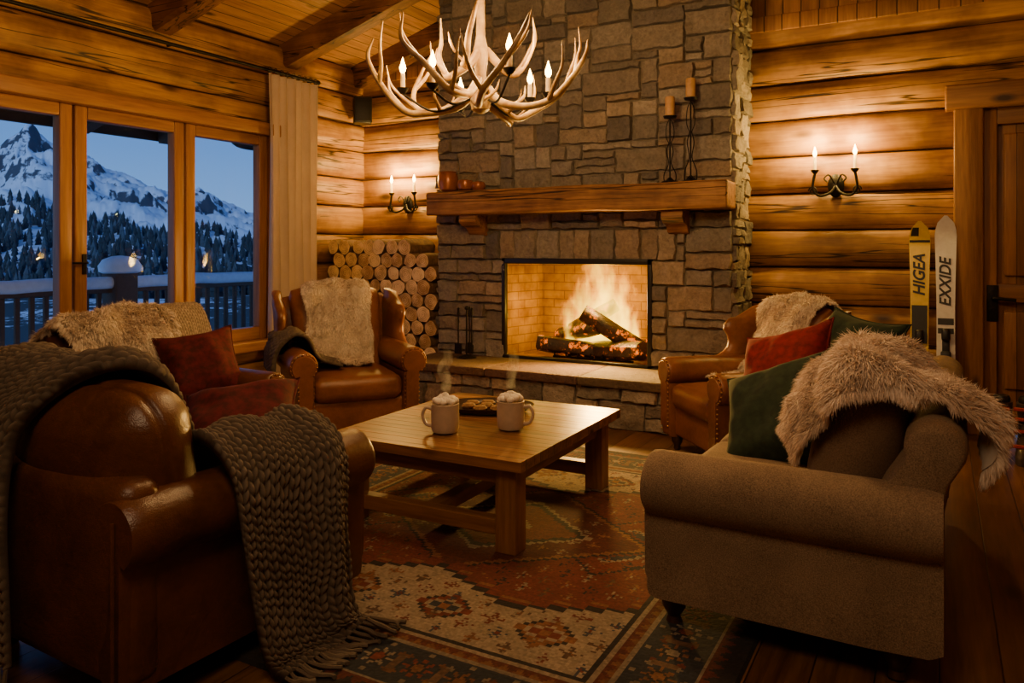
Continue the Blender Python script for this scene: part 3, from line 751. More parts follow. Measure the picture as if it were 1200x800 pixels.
def knit(name,label,e,bvh,grid,col=(.165,.125,.09),cw=.04,sl=.032,amp=.019,t=.016,nu=380,nv=180,fringe=None,flen=.12,wav=.0):
    P,nn=base_surface(grid,bvh,t,nu,nv)
    du=np.linalg.norm(np.diff(P,axis=0),axis=2); dv=np.linalg.norm(np.diff(P,axis=1),axis=2)
    sv=np.concatenate([np.zeros((nu,1)),np.cumsum(dv,1)],1); su=np.concatenate([[0],np.cumsum(du.mean(1))])[:,None]*np.ones((1,nv))
    sv=np.ones((nu,1))*sv.mean(0)[None]
    kk=np.array([[(noise.noise(Vector((sv[i,j]*5,su[i,j]*5,3))),noise.noise(Vector((sv[i,j]*6,su[i,j]*6,9))),noise.noise(Vector((sv[i,j]*30,su[i,j]*30,1))),noise.noise(Vector((sv[i,j]*7,su[i,j]*1.5,len(label))))) for j in range(0,nv,4)] for i in range(0,nu,4)])
    kk=cr(kk,nu); kk=cr(kk.transpose(1,0,2),nv).transpose(1,0,2)
    c=(sv+kk[...,0]*.03)/cw; fu=np.abs((c%1)*2-1); s=((su+kk[...,1]*.03)/sl+fu*.6+np.floor(c)*.5)%1
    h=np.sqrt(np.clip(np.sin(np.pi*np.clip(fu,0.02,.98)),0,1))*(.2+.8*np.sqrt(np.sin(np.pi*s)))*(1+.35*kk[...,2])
    fold=kk[...,3]*wav
    Q=P+nn*(h*amp+np.maximum(fold,-.2*wav)+.2*wav)[...,None]
    V=np.concatenate([Q.reshape(-1,3),(P-nn*.006).reshape(-1,3)]); F=gridfaces(nu,nv)+[f[::-1] for f in gridfaces(nu,nv,nu*nv)]
    k=nu*nv
    for j in range(nv-1):
        F.append([j,j+1,k+j+1,k+j]); a=(nu-1)*nv+j; F.append([a,k+a,k+a+1,a+1])
    for i in range(nu-1):
        a=i*nv; F.append([a,k+a,k+a+nv,a+nv]); a=i*nv+nv-1; F.append([a,a+nv,k+a+nv,k+a])
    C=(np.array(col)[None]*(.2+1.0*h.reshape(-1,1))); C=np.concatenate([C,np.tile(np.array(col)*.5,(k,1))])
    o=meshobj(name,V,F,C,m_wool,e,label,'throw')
    if fringe is not None:
        g=G()
        for row in fringe:
            ii=0 if row==0 else nu-1
            for u in np.arange(0,nv-1,nv/26):
                p=Q[ii,int(u)]; dd=P[ii,int(u)]-P[1 if row==0 else nu-2,int(u)]; dd/=np.linalg.norm(dd)+1e-9
                pts=[p]
                for q in range(1,6):
                    nx_=pts[-1]+(dd*(1-.15*q)+np.array([random.uniform(-.25,.25),random.uniform(-.25,.25),-.3*(1 if p[2]>.1 else 0)]))*flen/5
                    nx_[2]=max(nx_[2],.022); pts.append(nx_)
                g.add(tube(cr(pts,10),[.006,.009,.007,.008],6),0,None,tuple(col))
        g.obj('fringe',m_wool,o,color=True)
    return o
def G2(rows,xs,dz=None):
    out=[]
    for r_ in rows:
        y,z=r_[0],r_[1]; a=r_[2] if len(r_)>2 else 0; b_=r_[3] if len(r_)>3 else 0
        n=len(xs); out.append([(x+a*(1-k/(n-1))+b_*k/(n-1),y+.01*math.sin(7*x+z*5),z+(dz[k] if dz else 0)) for k,x in enumerate(xs)])
    return out
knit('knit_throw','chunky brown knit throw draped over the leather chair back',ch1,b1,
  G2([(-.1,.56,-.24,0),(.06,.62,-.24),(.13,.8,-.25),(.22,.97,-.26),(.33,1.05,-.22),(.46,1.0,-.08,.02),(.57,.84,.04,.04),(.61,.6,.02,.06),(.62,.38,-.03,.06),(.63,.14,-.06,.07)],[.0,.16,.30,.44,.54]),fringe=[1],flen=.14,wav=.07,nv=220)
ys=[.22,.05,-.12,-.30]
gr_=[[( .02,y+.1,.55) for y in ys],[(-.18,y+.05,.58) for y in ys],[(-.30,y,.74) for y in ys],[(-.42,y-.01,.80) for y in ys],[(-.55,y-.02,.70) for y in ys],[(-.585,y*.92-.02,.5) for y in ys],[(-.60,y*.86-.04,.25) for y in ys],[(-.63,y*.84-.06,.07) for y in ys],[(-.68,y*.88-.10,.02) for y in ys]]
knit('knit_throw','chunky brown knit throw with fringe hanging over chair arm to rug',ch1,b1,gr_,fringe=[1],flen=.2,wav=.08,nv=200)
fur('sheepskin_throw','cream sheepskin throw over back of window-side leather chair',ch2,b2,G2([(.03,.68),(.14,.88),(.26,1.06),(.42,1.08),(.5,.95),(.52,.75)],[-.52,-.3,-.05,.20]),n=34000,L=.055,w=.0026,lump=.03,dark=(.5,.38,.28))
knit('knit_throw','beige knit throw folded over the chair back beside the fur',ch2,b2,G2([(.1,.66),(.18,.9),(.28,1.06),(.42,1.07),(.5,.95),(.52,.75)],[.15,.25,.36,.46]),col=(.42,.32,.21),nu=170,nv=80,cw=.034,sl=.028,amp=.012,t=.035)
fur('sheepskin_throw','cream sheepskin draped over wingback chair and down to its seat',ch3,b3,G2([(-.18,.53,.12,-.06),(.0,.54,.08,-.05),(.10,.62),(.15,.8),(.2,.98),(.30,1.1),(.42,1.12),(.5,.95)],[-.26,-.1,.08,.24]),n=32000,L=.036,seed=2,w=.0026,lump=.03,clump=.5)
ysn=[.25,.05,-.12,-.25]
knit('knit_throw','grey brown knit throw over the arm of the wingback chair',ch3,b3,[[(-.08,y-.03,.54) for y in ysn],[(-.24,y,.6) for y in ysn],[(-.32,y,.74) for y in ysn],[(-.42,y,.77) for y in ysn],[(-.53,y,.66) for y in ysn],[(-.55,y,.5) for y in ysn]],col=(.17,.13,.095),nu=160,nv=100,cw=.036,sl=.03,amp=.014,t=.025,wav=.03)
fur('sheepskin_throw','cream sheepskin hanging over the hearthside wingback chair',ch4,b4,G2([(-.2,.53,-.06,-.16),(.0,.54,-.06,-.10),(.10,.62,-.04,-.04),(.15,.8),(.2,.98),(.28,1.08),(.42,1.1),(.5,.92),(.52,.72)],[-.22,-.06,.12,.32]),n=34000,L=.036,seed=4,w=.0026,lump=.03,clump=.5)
# ---------------------------------------------------------------- sofa
sf=thing('sofa','taupe upholstered sofa with rolled arms and fur throw','sofa',(-.47,3.79,0),-91)
SP=[]; SLn=2.06; hw=SLn/2; D=.98; y0=-D/2
SP.append(G().add(rbox(SLn-.16,D-.1,.26,.03,(0,-.02,.25),n=8,cs=3)).obj('base',m_sofa,sf))
for s in (-1,1):
    pr=armprof(s,s*(hw-.13),.125,.67,.12,.075)
    ys=[y0+.0,y0+.01,y0+.035]+list(np.linspace(y0+.1,.28,10))+[.46,.50]
    SP.append(G().add(extr(pr,ys,[.93,.98,1]+[1]*10+[.98,.93])).obj('arm',m_sofa,sf,ang=50))
    G().add(extr(pr,[y0-.012,y0-.004,y0+.02],[.78,.82,.82])).obj('arm_front',m_sofa,sf)
for s in (-1,1):
    SP.append(G().add(rbox((SLn-.44)/2,.7,.17,.06,(s*(SLn-.44)/4,-.14,.43),(0,.02,.03),n=10,cs=4)).obj('seat_cushion',m_sofa,sf))
pr=[(.16,.12),(.42,.12),(.47,.4),(.52,.68)]+[(.475+.095*math.cos(a),.79+.095*math.sin(a)) for a in np.linspace(R(-20),R(200),12)]+[(.32,.66),(.2,.4)]
P_=np.array(pr); c=P_.mean(0); rings=[]
for x,s in ((-hw+.09,.80),(-hw+.10,.90),(-hw+.125,.965),(-hw+.17,1),(-.4,1),(.4,1),(hw-.17,1),(hw-.125,.965),(hw-.10,.90),(hw-.09,.80)):
    rings.append([(x,c[0]+(a-c[0])*s,c[1]+(b_-c[1])*s) for a,b_ in P_])
SP.append(G().add(loft(rings)).obj('backrest',m_sofa,sf,ang=70))
for s in (-1,1):
    M=Matrix.Translation((s*(SLn-.42)/4,.22,.735))@Matrix.Rotation(R(-17),4,'X')
    SP.append(G().add(rbox((SLn-.44)/2,.24,.52,.115,(0,0,0),(.01,.05,.02),n=10,cs=5),0,M).obj('back_cushion',m_brownc,sf))
for sx in (-1,1):
    for yy in (y0+.08,.36):
        G().add(lathe([(.02,0),(.032,.012),(.024,.035),(.045,.07),(.05,.1),(.035,.13)],16,(sx*(hw-.14),yy,0))).obj('foot',m_darkfoot,sf)
bs_=fin(sf,SP)
fur('fur_throw','thick pale cream fur throw folded over the sofa back',sf,bs_,
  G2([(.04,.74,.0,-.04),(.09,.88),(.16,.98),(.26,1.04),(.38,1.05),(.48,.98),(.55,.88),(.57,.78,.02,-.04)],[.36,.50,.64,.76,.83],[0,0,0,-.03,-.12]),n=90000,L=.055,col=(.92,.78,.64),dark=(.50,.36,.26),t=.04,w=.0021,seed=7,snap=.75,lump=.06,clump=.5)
# ---------------------------------------------------------------- pillows
def pillow(label,loc,nrm,size,mat,T=.12,roll=0,group=None):
    n=24; u=np.linspace(-1,1,n); V=[];F=[]
    for s in (1,-1):
        for a in u:
            for b_ in u:
                e_=max(0,(1-a**4)*(1-b_**4))**.6*(.75+.25*(1-a*a)*(1-b_*b_))
                x=a*(1-.13*(1-b_*b_)*a*a); y=b_*(1-.13*(1-a*a)*b_*b_)
                z=s*T*e_*(1+.25*noise.noise(Vector((a*2.2,b_*2.2,s*3+size+loc[0]))))
                V.append((x*size/2,y*size/2,z))
        o=0 if s>0 else n*n
        f=gridfaces(n,n,o); F+=f if s<0 else [q[::-1] for q in f]
    bm=bmesh.new(); me=bpy.data.meshes.new('throw_pillow'); me.from_pydata(V,[],F); bm.from_mesh(me); bmesh.ops.remove_doubles(bm,verts=bm.verts,dist=.0005); bmesh.ops.recalc_face_normals(bm,faces=bm.faces); bm.to_mesh(me); bm.free()
    me.materials.append(mat); me.shade_smooth()
    o=bpy.data.objects.new('throw_pillow',me); COL.objects.link(o)
    nv=Vector(nrm).normalized(); up=Vector((0,0,1)); up=(up-nv*up.dot(nv)).normalized(); xx=up.cross(nv)
    M=Matrix((xx,up,nv)).transposed().to_4x4()@Matrix.Rotation(R(roll),4,'Z'); M.translation=Vector(loc); o.matrix_world=M
    g=G(); q=np.linspace(-1,1,20); loop=[(a,-1) for a in q]+[(1,a) for a in q[1:]]+[(-a,1) for a in q[1:]]+[(-1,-a) for a in q[1:-1]]
    pts=[(a*(1-.13*(1-b_*b_)*a*a)*size/2,b_*(1-.13*(1-a*a)*b_*b_)*size/2,0) for a,b_ in loop]; pts.append(pts[0])
    g.add(tube(np.array(pts),.005,6)).obj('piping',mat,o)
    tag(o,label,'pillow',group); return o
pillow('deep wine red velvet throw pillow on window-side leather armchair',(-3.92,3.18,.73),(.75,-.42,.5),.47,m_red,roll=8)
pillow('deep wine red velvet throw pillow on dark leather armchair seat',(-2.60,2.30,.69),(.25,-.50,.85),.50,m_red,roll=14)
pillow('crimson velvet throw pillow leaning on the sofa back cushions',(-.70,4.16,.78),(-.5,-.7,.42),.56,m_redb,roll=18,group='sofa pillows')
pillow('dark green velvet throw pillow behind the red one on sofa',(-.40,4.26,.86),(-.6,-.62,.4),.54,m_green,roll=-5,group='sofa pillows')
pillow('dark green velvet throw pillow leaning on sofa cushions',(-.62,3.60,.70),(-.42,-.70,.62),.58,m_green,roll=28,group='sofa pillows')
# ---------------------------------------------------------------- coffee table
TX0,TX1,TY0,TY1,TZ=-2.84,-1.68,3.08,4.40,.47
tb=thing('coffee_table','square honey pine coffee table with thick legs on rug','coffee table',((TX0+TX1)/2,(TY0+TY1)/2,.012),1)
tw,td=TX1-TX0,TY1-TY0
g=G(); k=9
for i in range(k):
    w=td/k; g.add(rbox(tw,w-.0015,.05,.002,(0,-td/2+w*(i+.5),TZ-.037),n=1,cs=1))
g.obj('table_top',m_tabx,tb,smooth=False)
for sx in (-1,1):
    for sy in (-1,1):
        G().add(rbox(.11,.11,TZ-.062,.006,(sx*(tw/2-.11),sy*(td/2-.11),(TZ-.062)/2))).obj('leg',m_tabz,tb,ang=10)
g=G()
for sy in (-1,1): g.add(rbox(tw-.3,.035,.09,.004,(0,sy*(td/2-.1),TZ-.107)),0)
for sx in (-1,1): g.add(rbox(.035,td-.3,.09,.004,(sx*(tw/2-.1),0,TZ-.107)),1)
g.obj('apron',[m_tabr,m_tabry],tb,ang=10)
for sy in (-1,1): G().add(rbox(tw-.32,.07,.075,.006,(0,sy*(td/2-.11),.11))).obj('stretcher',m_tabr,tb,ang=10)
G().add(rbox(.075,td-.29,.07,.006,(0,0,.11))).obj('stretcher',m_tabry,tb,ang=10)
def mug(loc,rz,label):
    e=thing('mug',label,'mug',loc,rz,group='mugs of hot chocolate on the coffee table')
    pr=[(.05,0),(.066,.004),(.073,.02),(.075,.08),(.073,.135),(.074,.15),(.069,.152),(.066,.14),(.064,.13),(.01,.128)]
    G().add(lathe(pr,32)).obj('body',m_ceramic,e)
    G().add(tube(cr([(.069,0,.12),(.105,0,.125),(.123,0,.085),(.105,0,.04),(.071,0,.03)],20),[.011,.009,.009,.009,.011],10)).obj('handle',m_ceramic,e)
    g=G()
    for k in range(26):
        a=k*2.4; rr=.055*math.sqrt(k/26); g.add(ball(.021,(rr*math.cos(a),rr*math.sin(a),.158+.026*(1-rr/.055)+random.uniform(0,.01)),10,.85))
    g.obj('whipped_cream',m_cream,e)
mug((-2.29,3.40,.474),200,'cream stoneware mug of cocoa topped with whipped cream')
mug((-2.02,3.63,.474),15,'cream stoneware mug of cocoa with whipped cream on top')
m_steam,t,b=newmat('steam'); t.nodes.remove(b); v=coord(t); p=sep(t,v)
fade=(p[2]*(-3.8)+1.0).m('MAXIMUM',0.0); nn=X(t,nz(t,scl(t,v,(28,28,12)),1.,3).outputs[0])
vs_=N(t,'ShaderNodeVolumeScatter',{'Color':(1,.95,.9,1),'Density':((nn-.40).m('MAXIMUM',0.0))*fade*75,'Anisotropy':.2})
t.links.new(vs_.outputs[0],t.nodes['Material Output'].inputs['Volume'])
for (x,y,sd) in ((-2.29,3.40,0),(-2.02,3.63,2)):
    P=[(0,0,0),(.012*math.sin(sd+1),0,.05),(-.02*math.cos(sd),.01,.11),(.02,.0,.17),(-.01,.01,.24)]
    o=G().add(tube(cr(P,16),[.030,.028,.035,.03,.012],12)).obj('steam',m_steam,loc=(x,y,.474+.22)); tag(o,'faint steam rising from the hot cocoa mug','steam',kind='stuff')
tr_=thing('serving_tray','dark oval metal tray with cookies on coffee table','tray',(-2.38,3.98,.474),25)
a=np.linspace(0,2*math.pi,40,endpoint=False)
rings=[np.stack([rx*np.cos(a),ry*np.sin(a),np.full(40,z)],1) for rx,ry,z in ((.18,.12,0),(.25,.17,.008),(.275,.19,.035),(.285,.197,.037),(.27,.185,.034),(.24,.165,.014),(.1,.08,.012))]
G().add(loft(rings)).obj('dish',m_dish,tr_)
m_cook=simple('cookie',(.22,.11,.045),.8,noisy=.5,bs=.6,scale=60)
for k in range(7):
    o=G().add(lathe([(.01,0),(.038,.002),(.044,.014),(.034,.026),(.005,.031)],14)).obj('cookie',m_cook,loc=(-2.38+.12*math.cos(k*.95)*(1 if k else 0),3.98+.085*math.sin(k*.95)*(1 if k else 0),.488),rot=(.02,.03,k)); tag(o,'round brown cookie on dark tray','cookie',group='cookies on the tray')
# ---------------------------------------------------------------- rug
RX0,RX1,RY0,RY1=-3.35,-.58,1.9,5.12
cs_=.0105; nx=int((RX1-RX0)/cs_); ny=int((RY1-RY0)/cs_)
red=np.array((.165,.036,.026)); blk=np.array((.024,.019,.019)); crm=np.array((.35,.27,.19)); org=np.array((.24,.10,.05)); nav=np.array((.035,.040,.052)); brn=np.array((.11,.06,.036))
IM=np.zeros((nx,ny,3))
qx=(np.arange(nx)+.5)*cs_; qy=(np.arange(ny)+.5)*cs_
Xg,Yg=np.meshgrid(qx,qy,indexing='ij'); Wd,Hd=nx*cs_,ny*cs_
S=lambda a,q=.021: np.floor(a/q)*q
dx=np.minimum(Xg,Wd-Xg); dyy=np.minimum(Yg,Hd-Yg); dd=np.minimum(dx,dyy)
along=np.where(dx<dyy,Yg,Xg)
def put(mask,c): IM[mask]=c
IM[:]=red
ax_=S(np.abs(Xg-Wd/2)); ay=S(np.abs(Yg-Hd/2))
tri=lambda a,p: np.abs(((a/p)%1)*2-1)
zig=S(tri(Xg-Wd/2,.9)*.20,.0315)
bandd=ay+zig-.10
put((bandd>.70),crm); put((bandd>.675)&(bandd<=.70),blk)
put((bandd>.63)&(bandd<=.645),org)
md=ax_*.8+ay
put((md<.62)&(bandd<.6),blk); put((md<.60)&(bandd<.6),org); put((md<.57),red*.65); put(md<.36,crm*.85); put(md<.335,blk); put(md<.29,red); put(md<.10,crm)
for cxx in (.62,-.62):
    mm=S(np.abs(Xg-Wd/2-cxx))+ay*.9
    put((mm<.34)&(md>.64),blk); put((mm<.315)&(md>.64),red*1.1); put((mm<.2)&(md>.64),crm*.85); put((mm<.18)&(md>.64),nav); put((mm<.07)&(md>.64),org)
def motif(cx_,cy_,s,c1,c2,cond):
    lx,ly=Xg-cx_,Yg-cy_; r_=np.hypot(lx,ly); th=np.arctan2(ly,lx)
    pet=r_<s*(.62+.38*np.cos(th*6))
    st=((np.abs(lx)<s*.08)&(np.abs(ly)<s*1.5))|((np.abs(ly)<s*.08)&(np.abs(lx)<s*1.5))
    lf=(np.abs(np.abs(lx)-s*1.25)+np.abs(ly-.3*s)<s*.28)|(np.abs(np.abs(ly)-s*1.25)+np.abs(lx+.3*s)<s*.28)
    put((pet|st|lf)&cond,c1); put((r_<s*.36)&cond,c2); put((r_<s*.16)&cond,c1)
field=dd>.46
for i in range(-3,4):
    for sgn_ in (-1,1):
        mm=S(np.abs(Xg-Wd/2-i*.45-.225))+S(np.abs(Yg-Hd/2-sgn_*.93))*1.3
        c_=(bandd>.72)&field
        put((mm<.125)&c_,blk); put((mm<.11)&c_,(org if i%2 else red*1.1)); put((mm<.07)&c_,crm*.9); put((mm<.045)&c_,(nav,red)[i%2]); put((mm<.02)&c_,org)
for i in range(-9,10):
    for sgn_ in (-1,1):
        for rk,(off,s) in enumerate(((.76,.026),(.84,.03),(.93,.034),(1.02,.03),(1.10,.026))):
            if off==.93 and i%3: continue
            motif(Wd/2+i*.15+(.07 if rk%2 else 0),Hd/2+sgn_*off,s,(brn,red,nav*1.5,org)[(i+rk)%4],(org,crm*.8,red,brn)[(i+rk)%4],(bandd>.72)&field)
for i in range(-10,11):
    for j in range(-6,7):
        motif(Wd/2+i*.105+(.05 if j%2 else 0),Hd/2+j*.105,.026,(org,blk,crm*.8,brn)[(i+j)%4],(crm*.8,red,blk,org)[(i+j)%4],(md>.66)&(bandd<.60)&field)
for i in range(-5,6):
    for j in (-3,-1,1,3): motif(Wd/2+i*.1,Hd/2+j*.07,.024,(crm*.7,org)[i%2],org,(md>.37)&(md<.56))
put(dd<.46,blk); put((dd<.44)&(dd>=.425),crm*.8); put((dd<.425)&(dd>=.375),np.array((.12,.028,.02)))
zz=S(tri(along,.06)*.042,.0105)
put((dd<.425)&(dd>=.375)&((dd-.375)<zz),org*.8)
put((dd<.375)&(dd>=.362),crm*.7); put((dd<.362)&(dd>=.13),nav*.8)
inb=(dd<.355)&(dd>=.14)
pal2=[org*.9,crm*.8,red*1.1,org*.7]; pp_=.17
idx=(np.floor(along/pp_).astype(int))%4; lu=((along/pp_)%1-.5)*pp_; lv=dd-.245
rr_=np.hypot(lu,lv); th_=np.arctan2(lv,lu)
for k in range(4):
    mk=(idx==k)&inb
    put(mk&(rr_<.062*(.7+.3*np.cos(th_*8))),pal2[k]); put(mk&(rr_<.034),blk); put(mk&(rr_<.024),pal2[(k+1)%4])
    put(mk&(np.abs(np.abs(lu)-.072)+np.abs(np.abs(lv)-.05)<.02),pal2[(k+2)%4]*.7); put(mk&(np.abs(np.abs(lu)-.076)<.007)&(np.abs(lv)<.05),brn*1.3)
    put(mk&(np.abs(lu)+np.abs(np.abs(lv)-.09)<.016),crm*.6)
put((dd<.13)&(dd>=.118),crm*.7); put((dd<.118)&(dd>=.06),red*.7)
zz=S(tri(along,.06)*.05,.0105); put((dd<.118)&(dd>=.06)&((dd-.06)<zz),blk)
put((dd<.06),blk*.9)
IM*=rng.uniform(.72,1.12,(nx,ny,1)); IM*=(.85+.15*rng.random((1,ny,1)))
wear=np.array([[noise.fractal(Vector((i*.06,j*.06,0)),1,2,3) for j in range(0,ny,4)] for i in range(0,nx,4)])
wear=np.kron(wear,np.ones((4,4)))[:nx,:ny]
wv_=np.ones((nx,ny)); wv_[:wear.shape[0],:wear.shape[1]]=1+.22*wear; IM*=wv_[...,None]
gx=np.linspace(RX0,RX1,nx+1); gy=np.linspace(RY0,RY1,ny+1)
V=np.zeros((nx+1,ny+1,3)); V[...,0]=gx[:,None]; V[...,1]=gy[None]; V[...,2]=.012
V[1:-1,1:-1,2]+=rng.uniform(0,.0012,(nx-1,ny-1))
V[0,:,2]=V[-1,:,2]=.001; V[:,0,2]=V[:,-1,2]=.001
V=V.reshape(-1,3); V[:,0]-=(RX0+RX1)/2; V[:,1]-=(RY0+RY1)/2
me=bpy.data.meshes.new('area_rug'); i,j=np.meshgrid(np.arange(nx),np.arange(ny),indexing='ij'); a=(i*(ny+1)+j).ravel()
me.from_pydata(V.tolist(),[],np.stack([a,a+ny+1,a+ny+2,a+1],1).tolist())
ca=me.color_attributes.new('Col','FLOAT_COLOR','CORNER'); arr=np.ones((nx*ny*4,4),np.float32); arr[:,:3]=np.repeat(IM.reshape(-1,3),4,axis=0); ca.data.foreach_set('color',arr.ravel())
me.materials.append(m_rug); o=bpy.data.objects.new('area_rug',me); COL.objects.link(o); o.location=((RX0+RX1)/2,(RY0+RY1)/2,0); tag(o,'woven oriental rug in red, black and cream motifs','rug')
# ---------------------------------------------------------------- chandelier
CX,CY=-2.185,3.59; CZ=2.20
chn=thing('antler_chandelier','antler chandelier with glowing candle bulbs hanging from ceiling','chandelier',(CX,CY,CZ))
def antler(th,zs,lift,mir,seed,scale=1.,tines=((10,.15,.2,-.8,.7),(19,.25,.4,.5,.9),(28,.25,-.1,-.5,1.))):
    ra=random.Random(seed); g=G()
    base=np.array([(.03,0,.09),(.14,.05,.0),(.28,.10,-.05),(.42,.10,-.02),(.53,.05,.09),(.585,-.03,.22),(.56,-.09,.35)])*scale
    base[:,2]=base[:,2]*lift+zs; base[:,1]*=mir; base+=np.array([[ra.uniform(-.02,.02) for _ in range(3)] for _ in base])
    ct,st_=math.cos(th),math.sin(th); RM=np.array([[ct,-st_,0],[st_,ct,0],[0,0,1]])
    B=cr(base,40)@RM.T
    g.add(tube(B,[.024,.023,.020,.019,.016,.012,.003],10))
    out=np.array([ct,st_,0]); tn=np.array([-st_,ct,0])*mir
    for k,L,o_,s_,u_ in tines:
        L*=scale*ra.uniform(.85,1.15); d=out*o_+tn*s_+np.array([0,0,u_*.55]); d/=np.linalg.norm(d)
        p=B[k]; q=[p,p+d*L*.4,p+d*L*.7+np.array([0,0,.12*L])+out*.05*L,p+d*L*.85+np.array([0,0,.42*L])]
        g.add(tube(cr(q,12),[.013*scale+.002,.011*scale,.008,.0015],8))
    g.obj('antler',m_bone,chn)
for k in range(7): antler(2*math.pi*k/7+.15,.03+.03*(k%2),.95,1 if k%2 else -1,k)
for k in range(3): antler(2*math.pi*k/3+.9,.24,1.6,1 if k%2 else -1,20+k,.56,((18,.3,.2,.6,1.2),))
G().add(lathe([(.015,-.02),(.05,0),(.06,.05),(.04,.1),(.03,.2),(.045,.3),(.025,.4),(.02,.7),(.012,.72)],16)).obj('stem',m_bone,chn)
g=G(); zc=.7; top=ceilz(CX)-CZ-.02; k=0
while zc<top-.04:
    a=np.linspace(0,2*math.pi,13); sx=.012*np.cos(a); sz=.028*np.sin(a)
    pts=np.stack([sx,0*a,sz+zc+.02],1) if k%2 else np.stack([0*a,sx,sz+zc+.02],1)
    g.add(tube(pts,.004,6)); zc+=.042; k+=1
g.obj('chain',m_iron,chn)
G().add(lathe([(.07,0),(.06,-.03),(.01,-.05)],16,(0,0,top+.02))).obj('ceiling_canopy',m_iron,chn)
def bulb(x,y,z,parent,ch=.09,cupm=None,bs=1.):
    G().add(lathe([(.012,-.02),(.03,0),(.034,.012),(.016,.008)],14,(x,y,z))).obj('cup',cupm or m_iron,parent)
    G().add(lathe([(.014,.0),(.014,ch),(.008,ch+.004)],12,(x,y,z))).obj('candle',m_wax,parent)
    G().add(lathe([(.004*bs,ch+.002),(.013*bs,ch+.015*bs),(.0155*bs,ch+.03*bs),(.009*bs,ch+.05*bs),(.001,ch+.078*bs)],12,(x,y,z))).obj('bulb',m_flame,parent)
def plight(name,loc,en,rad=.03,col=(1,.60,.25)):
    l=bpy.data.lights.new(name,'POINT'); l.energy=en; l.color=col; l.shadow_soft_size=rad
    o=bpy.data.objects.new(name,l); COL.objects.link(o); o.location=loc; return o
for k in range(6):
    a=2*math.pi*k/6+.35; r_=.44 if k%2 else .37; x,y=r_*math.cos(a),r_*math.sin(a); z=.07+.05*(k%2)
    bulb(x,y,z,chn,bs=1.2); G().add(tube(cr([(x*.2,y*.2,.05),(x*.6,y*.6,.0),(x,y,z-.02)],10),.007,6)).obj('candle_arm',m_iron,chn)
    plight('chandelier_light',(CX+x,CY+y,CZ+z+.27),15,.05,(1,.58,.20))
plight('chandelier_light',(CX,CY,CZ+.95),72,.12,(1,.60,.24))  # added unseen light above the antlers, takes over part of the bulbs' output
# ---------------------------------------------------------------- sconces
def sconce(x,z,label):
    e=thing('wall_sconce',label,'wall sconce',(x,YB-.09,z),group='wall sconces')
    G().add(([(.065*math.cos(a)*s,-.0-d_,.10*math.sin(a)*s) for s,d_ in ((1,0),(1,.012),(.8,.025),(.3,.035)) for a in np.linspace(0,2*math.pi,24,endpoint=False)],
       [[i*24+j,i*24+(j+1)%24,(i+1)*24+(j+1)%24,(i+1)*24+j] for i in range(3) for j in range(24)]+[[72+j for j in range(24)],list(range(24))])).obj('backplate',m_iron,e)
    for s in (-1,1):
        g=G().add(tube(cr([(0,-.03,.0),(s*.04,-.06,-.06),(s*.12,-.09,-.085),(s*.17,-.1,-.03),(s*.165,-.1,.05),(s*.155,-.1,.10)],26),.011,8))
        a=np.linspace(0,2*math.pi*1.3,20); g.add(tube(np.stack([s*(.14+.036*np.cos(a)*(1-a/14)+.03),-.1+0*a,-.045+.04*np.sin(a)*(1-a/14)],1),.007,6))
        g.add(tube(cr([(s*.01,-.04,.02),(s*.05,-.06,.09),(s*.085,-.07,.06),(s*.06,-.07,.03)],14),.007,6))
        g.obj('arm',m_iron,e)
        bulb(s*.155,-.1,.12,e,.12,bs=1.15)
        plight('sconce_light',(x+s*.155,YB-.25,z+.12+.12+.12),32,.05,(1,.60,.15))
sconce(-.76,1.97,'black wrought iron double candle sconce on the log wall')
sconce(-5.22,1.93,'black iron double candle sconce beside the stone chimney')
# ---------------------------------------------------------------- curtain
e=thing('curtain_rod','black iron curtain rod with finial above the windows','curtain rod',(XL+.17,4.4,3.2))
G().add(tube([(0,-2.3,0),(0,1.75,0)],.016,10)).obj('rod',m_iron,e)
for y in (-2.0,0,1.7): G().add(tube([(-.08,y,0),(0,y,0)],.01)).obj('bracket',m_iron,e)
G().add(ball(.028,(0,1.77,0))).obj('finial',m_iron,e)
nu,nv=30,160; u=np.linspace(0,1,nu)[:,None]*np.ones((1,nv)); v=np.linspace(0,1,nv)[None]*np.ones((nu,1))
ph=v*2*math.pi*6.5; amp=.05*(.55+.45*u)
P=np.stack([amp*np.sin(ph+u*.8)+.01*np.sin(ph*.37+u*5),(v-.5)*.70*(1-.05*np.sin(u*3))+.02*np.cos(ph),3.17-u*3.13],2)
V=P.reshape(-1,3); me=bpy.data.meshes.new('curtain')
me.from_pydata(V.tolist(),[],gridfaces(nu,nv)); me.materials.append(m_curt); me.shade_smooth()
o=bpy.data.objects.new('curtain',me); COL.objects.link(o); o.location=(XL+.18,5.80,0); tag(o,'pleated cream linen curtain beside the windows','curtain')
for k in range(9):
    a=np.linspace(0,2*math.pi,16); y=-.32+k*.08
    G().add(tube(np.stack([.026*np.cos(a),0*a+y,3.2+.026*np.sin(a)],1),.004,6)).obj('curtain_ring',m_iron,o)
e=thing('wall_speaker','small black speaker mounted high in the log corner','speaker',(-5.72,6.82,3.0),45)
G().add(rbox(.2,.18,.3,.015,(0,0,0),n=2)).obj('cabinet',m_black,e); G().add(rbox(.17,.01,.26,.004,(0,-.094,0))).obj('grille',m_iron,e)
G().add(tube([(0,.08,0),(0,.16,.02)],.015)).obj('bracket',m_iron,e)
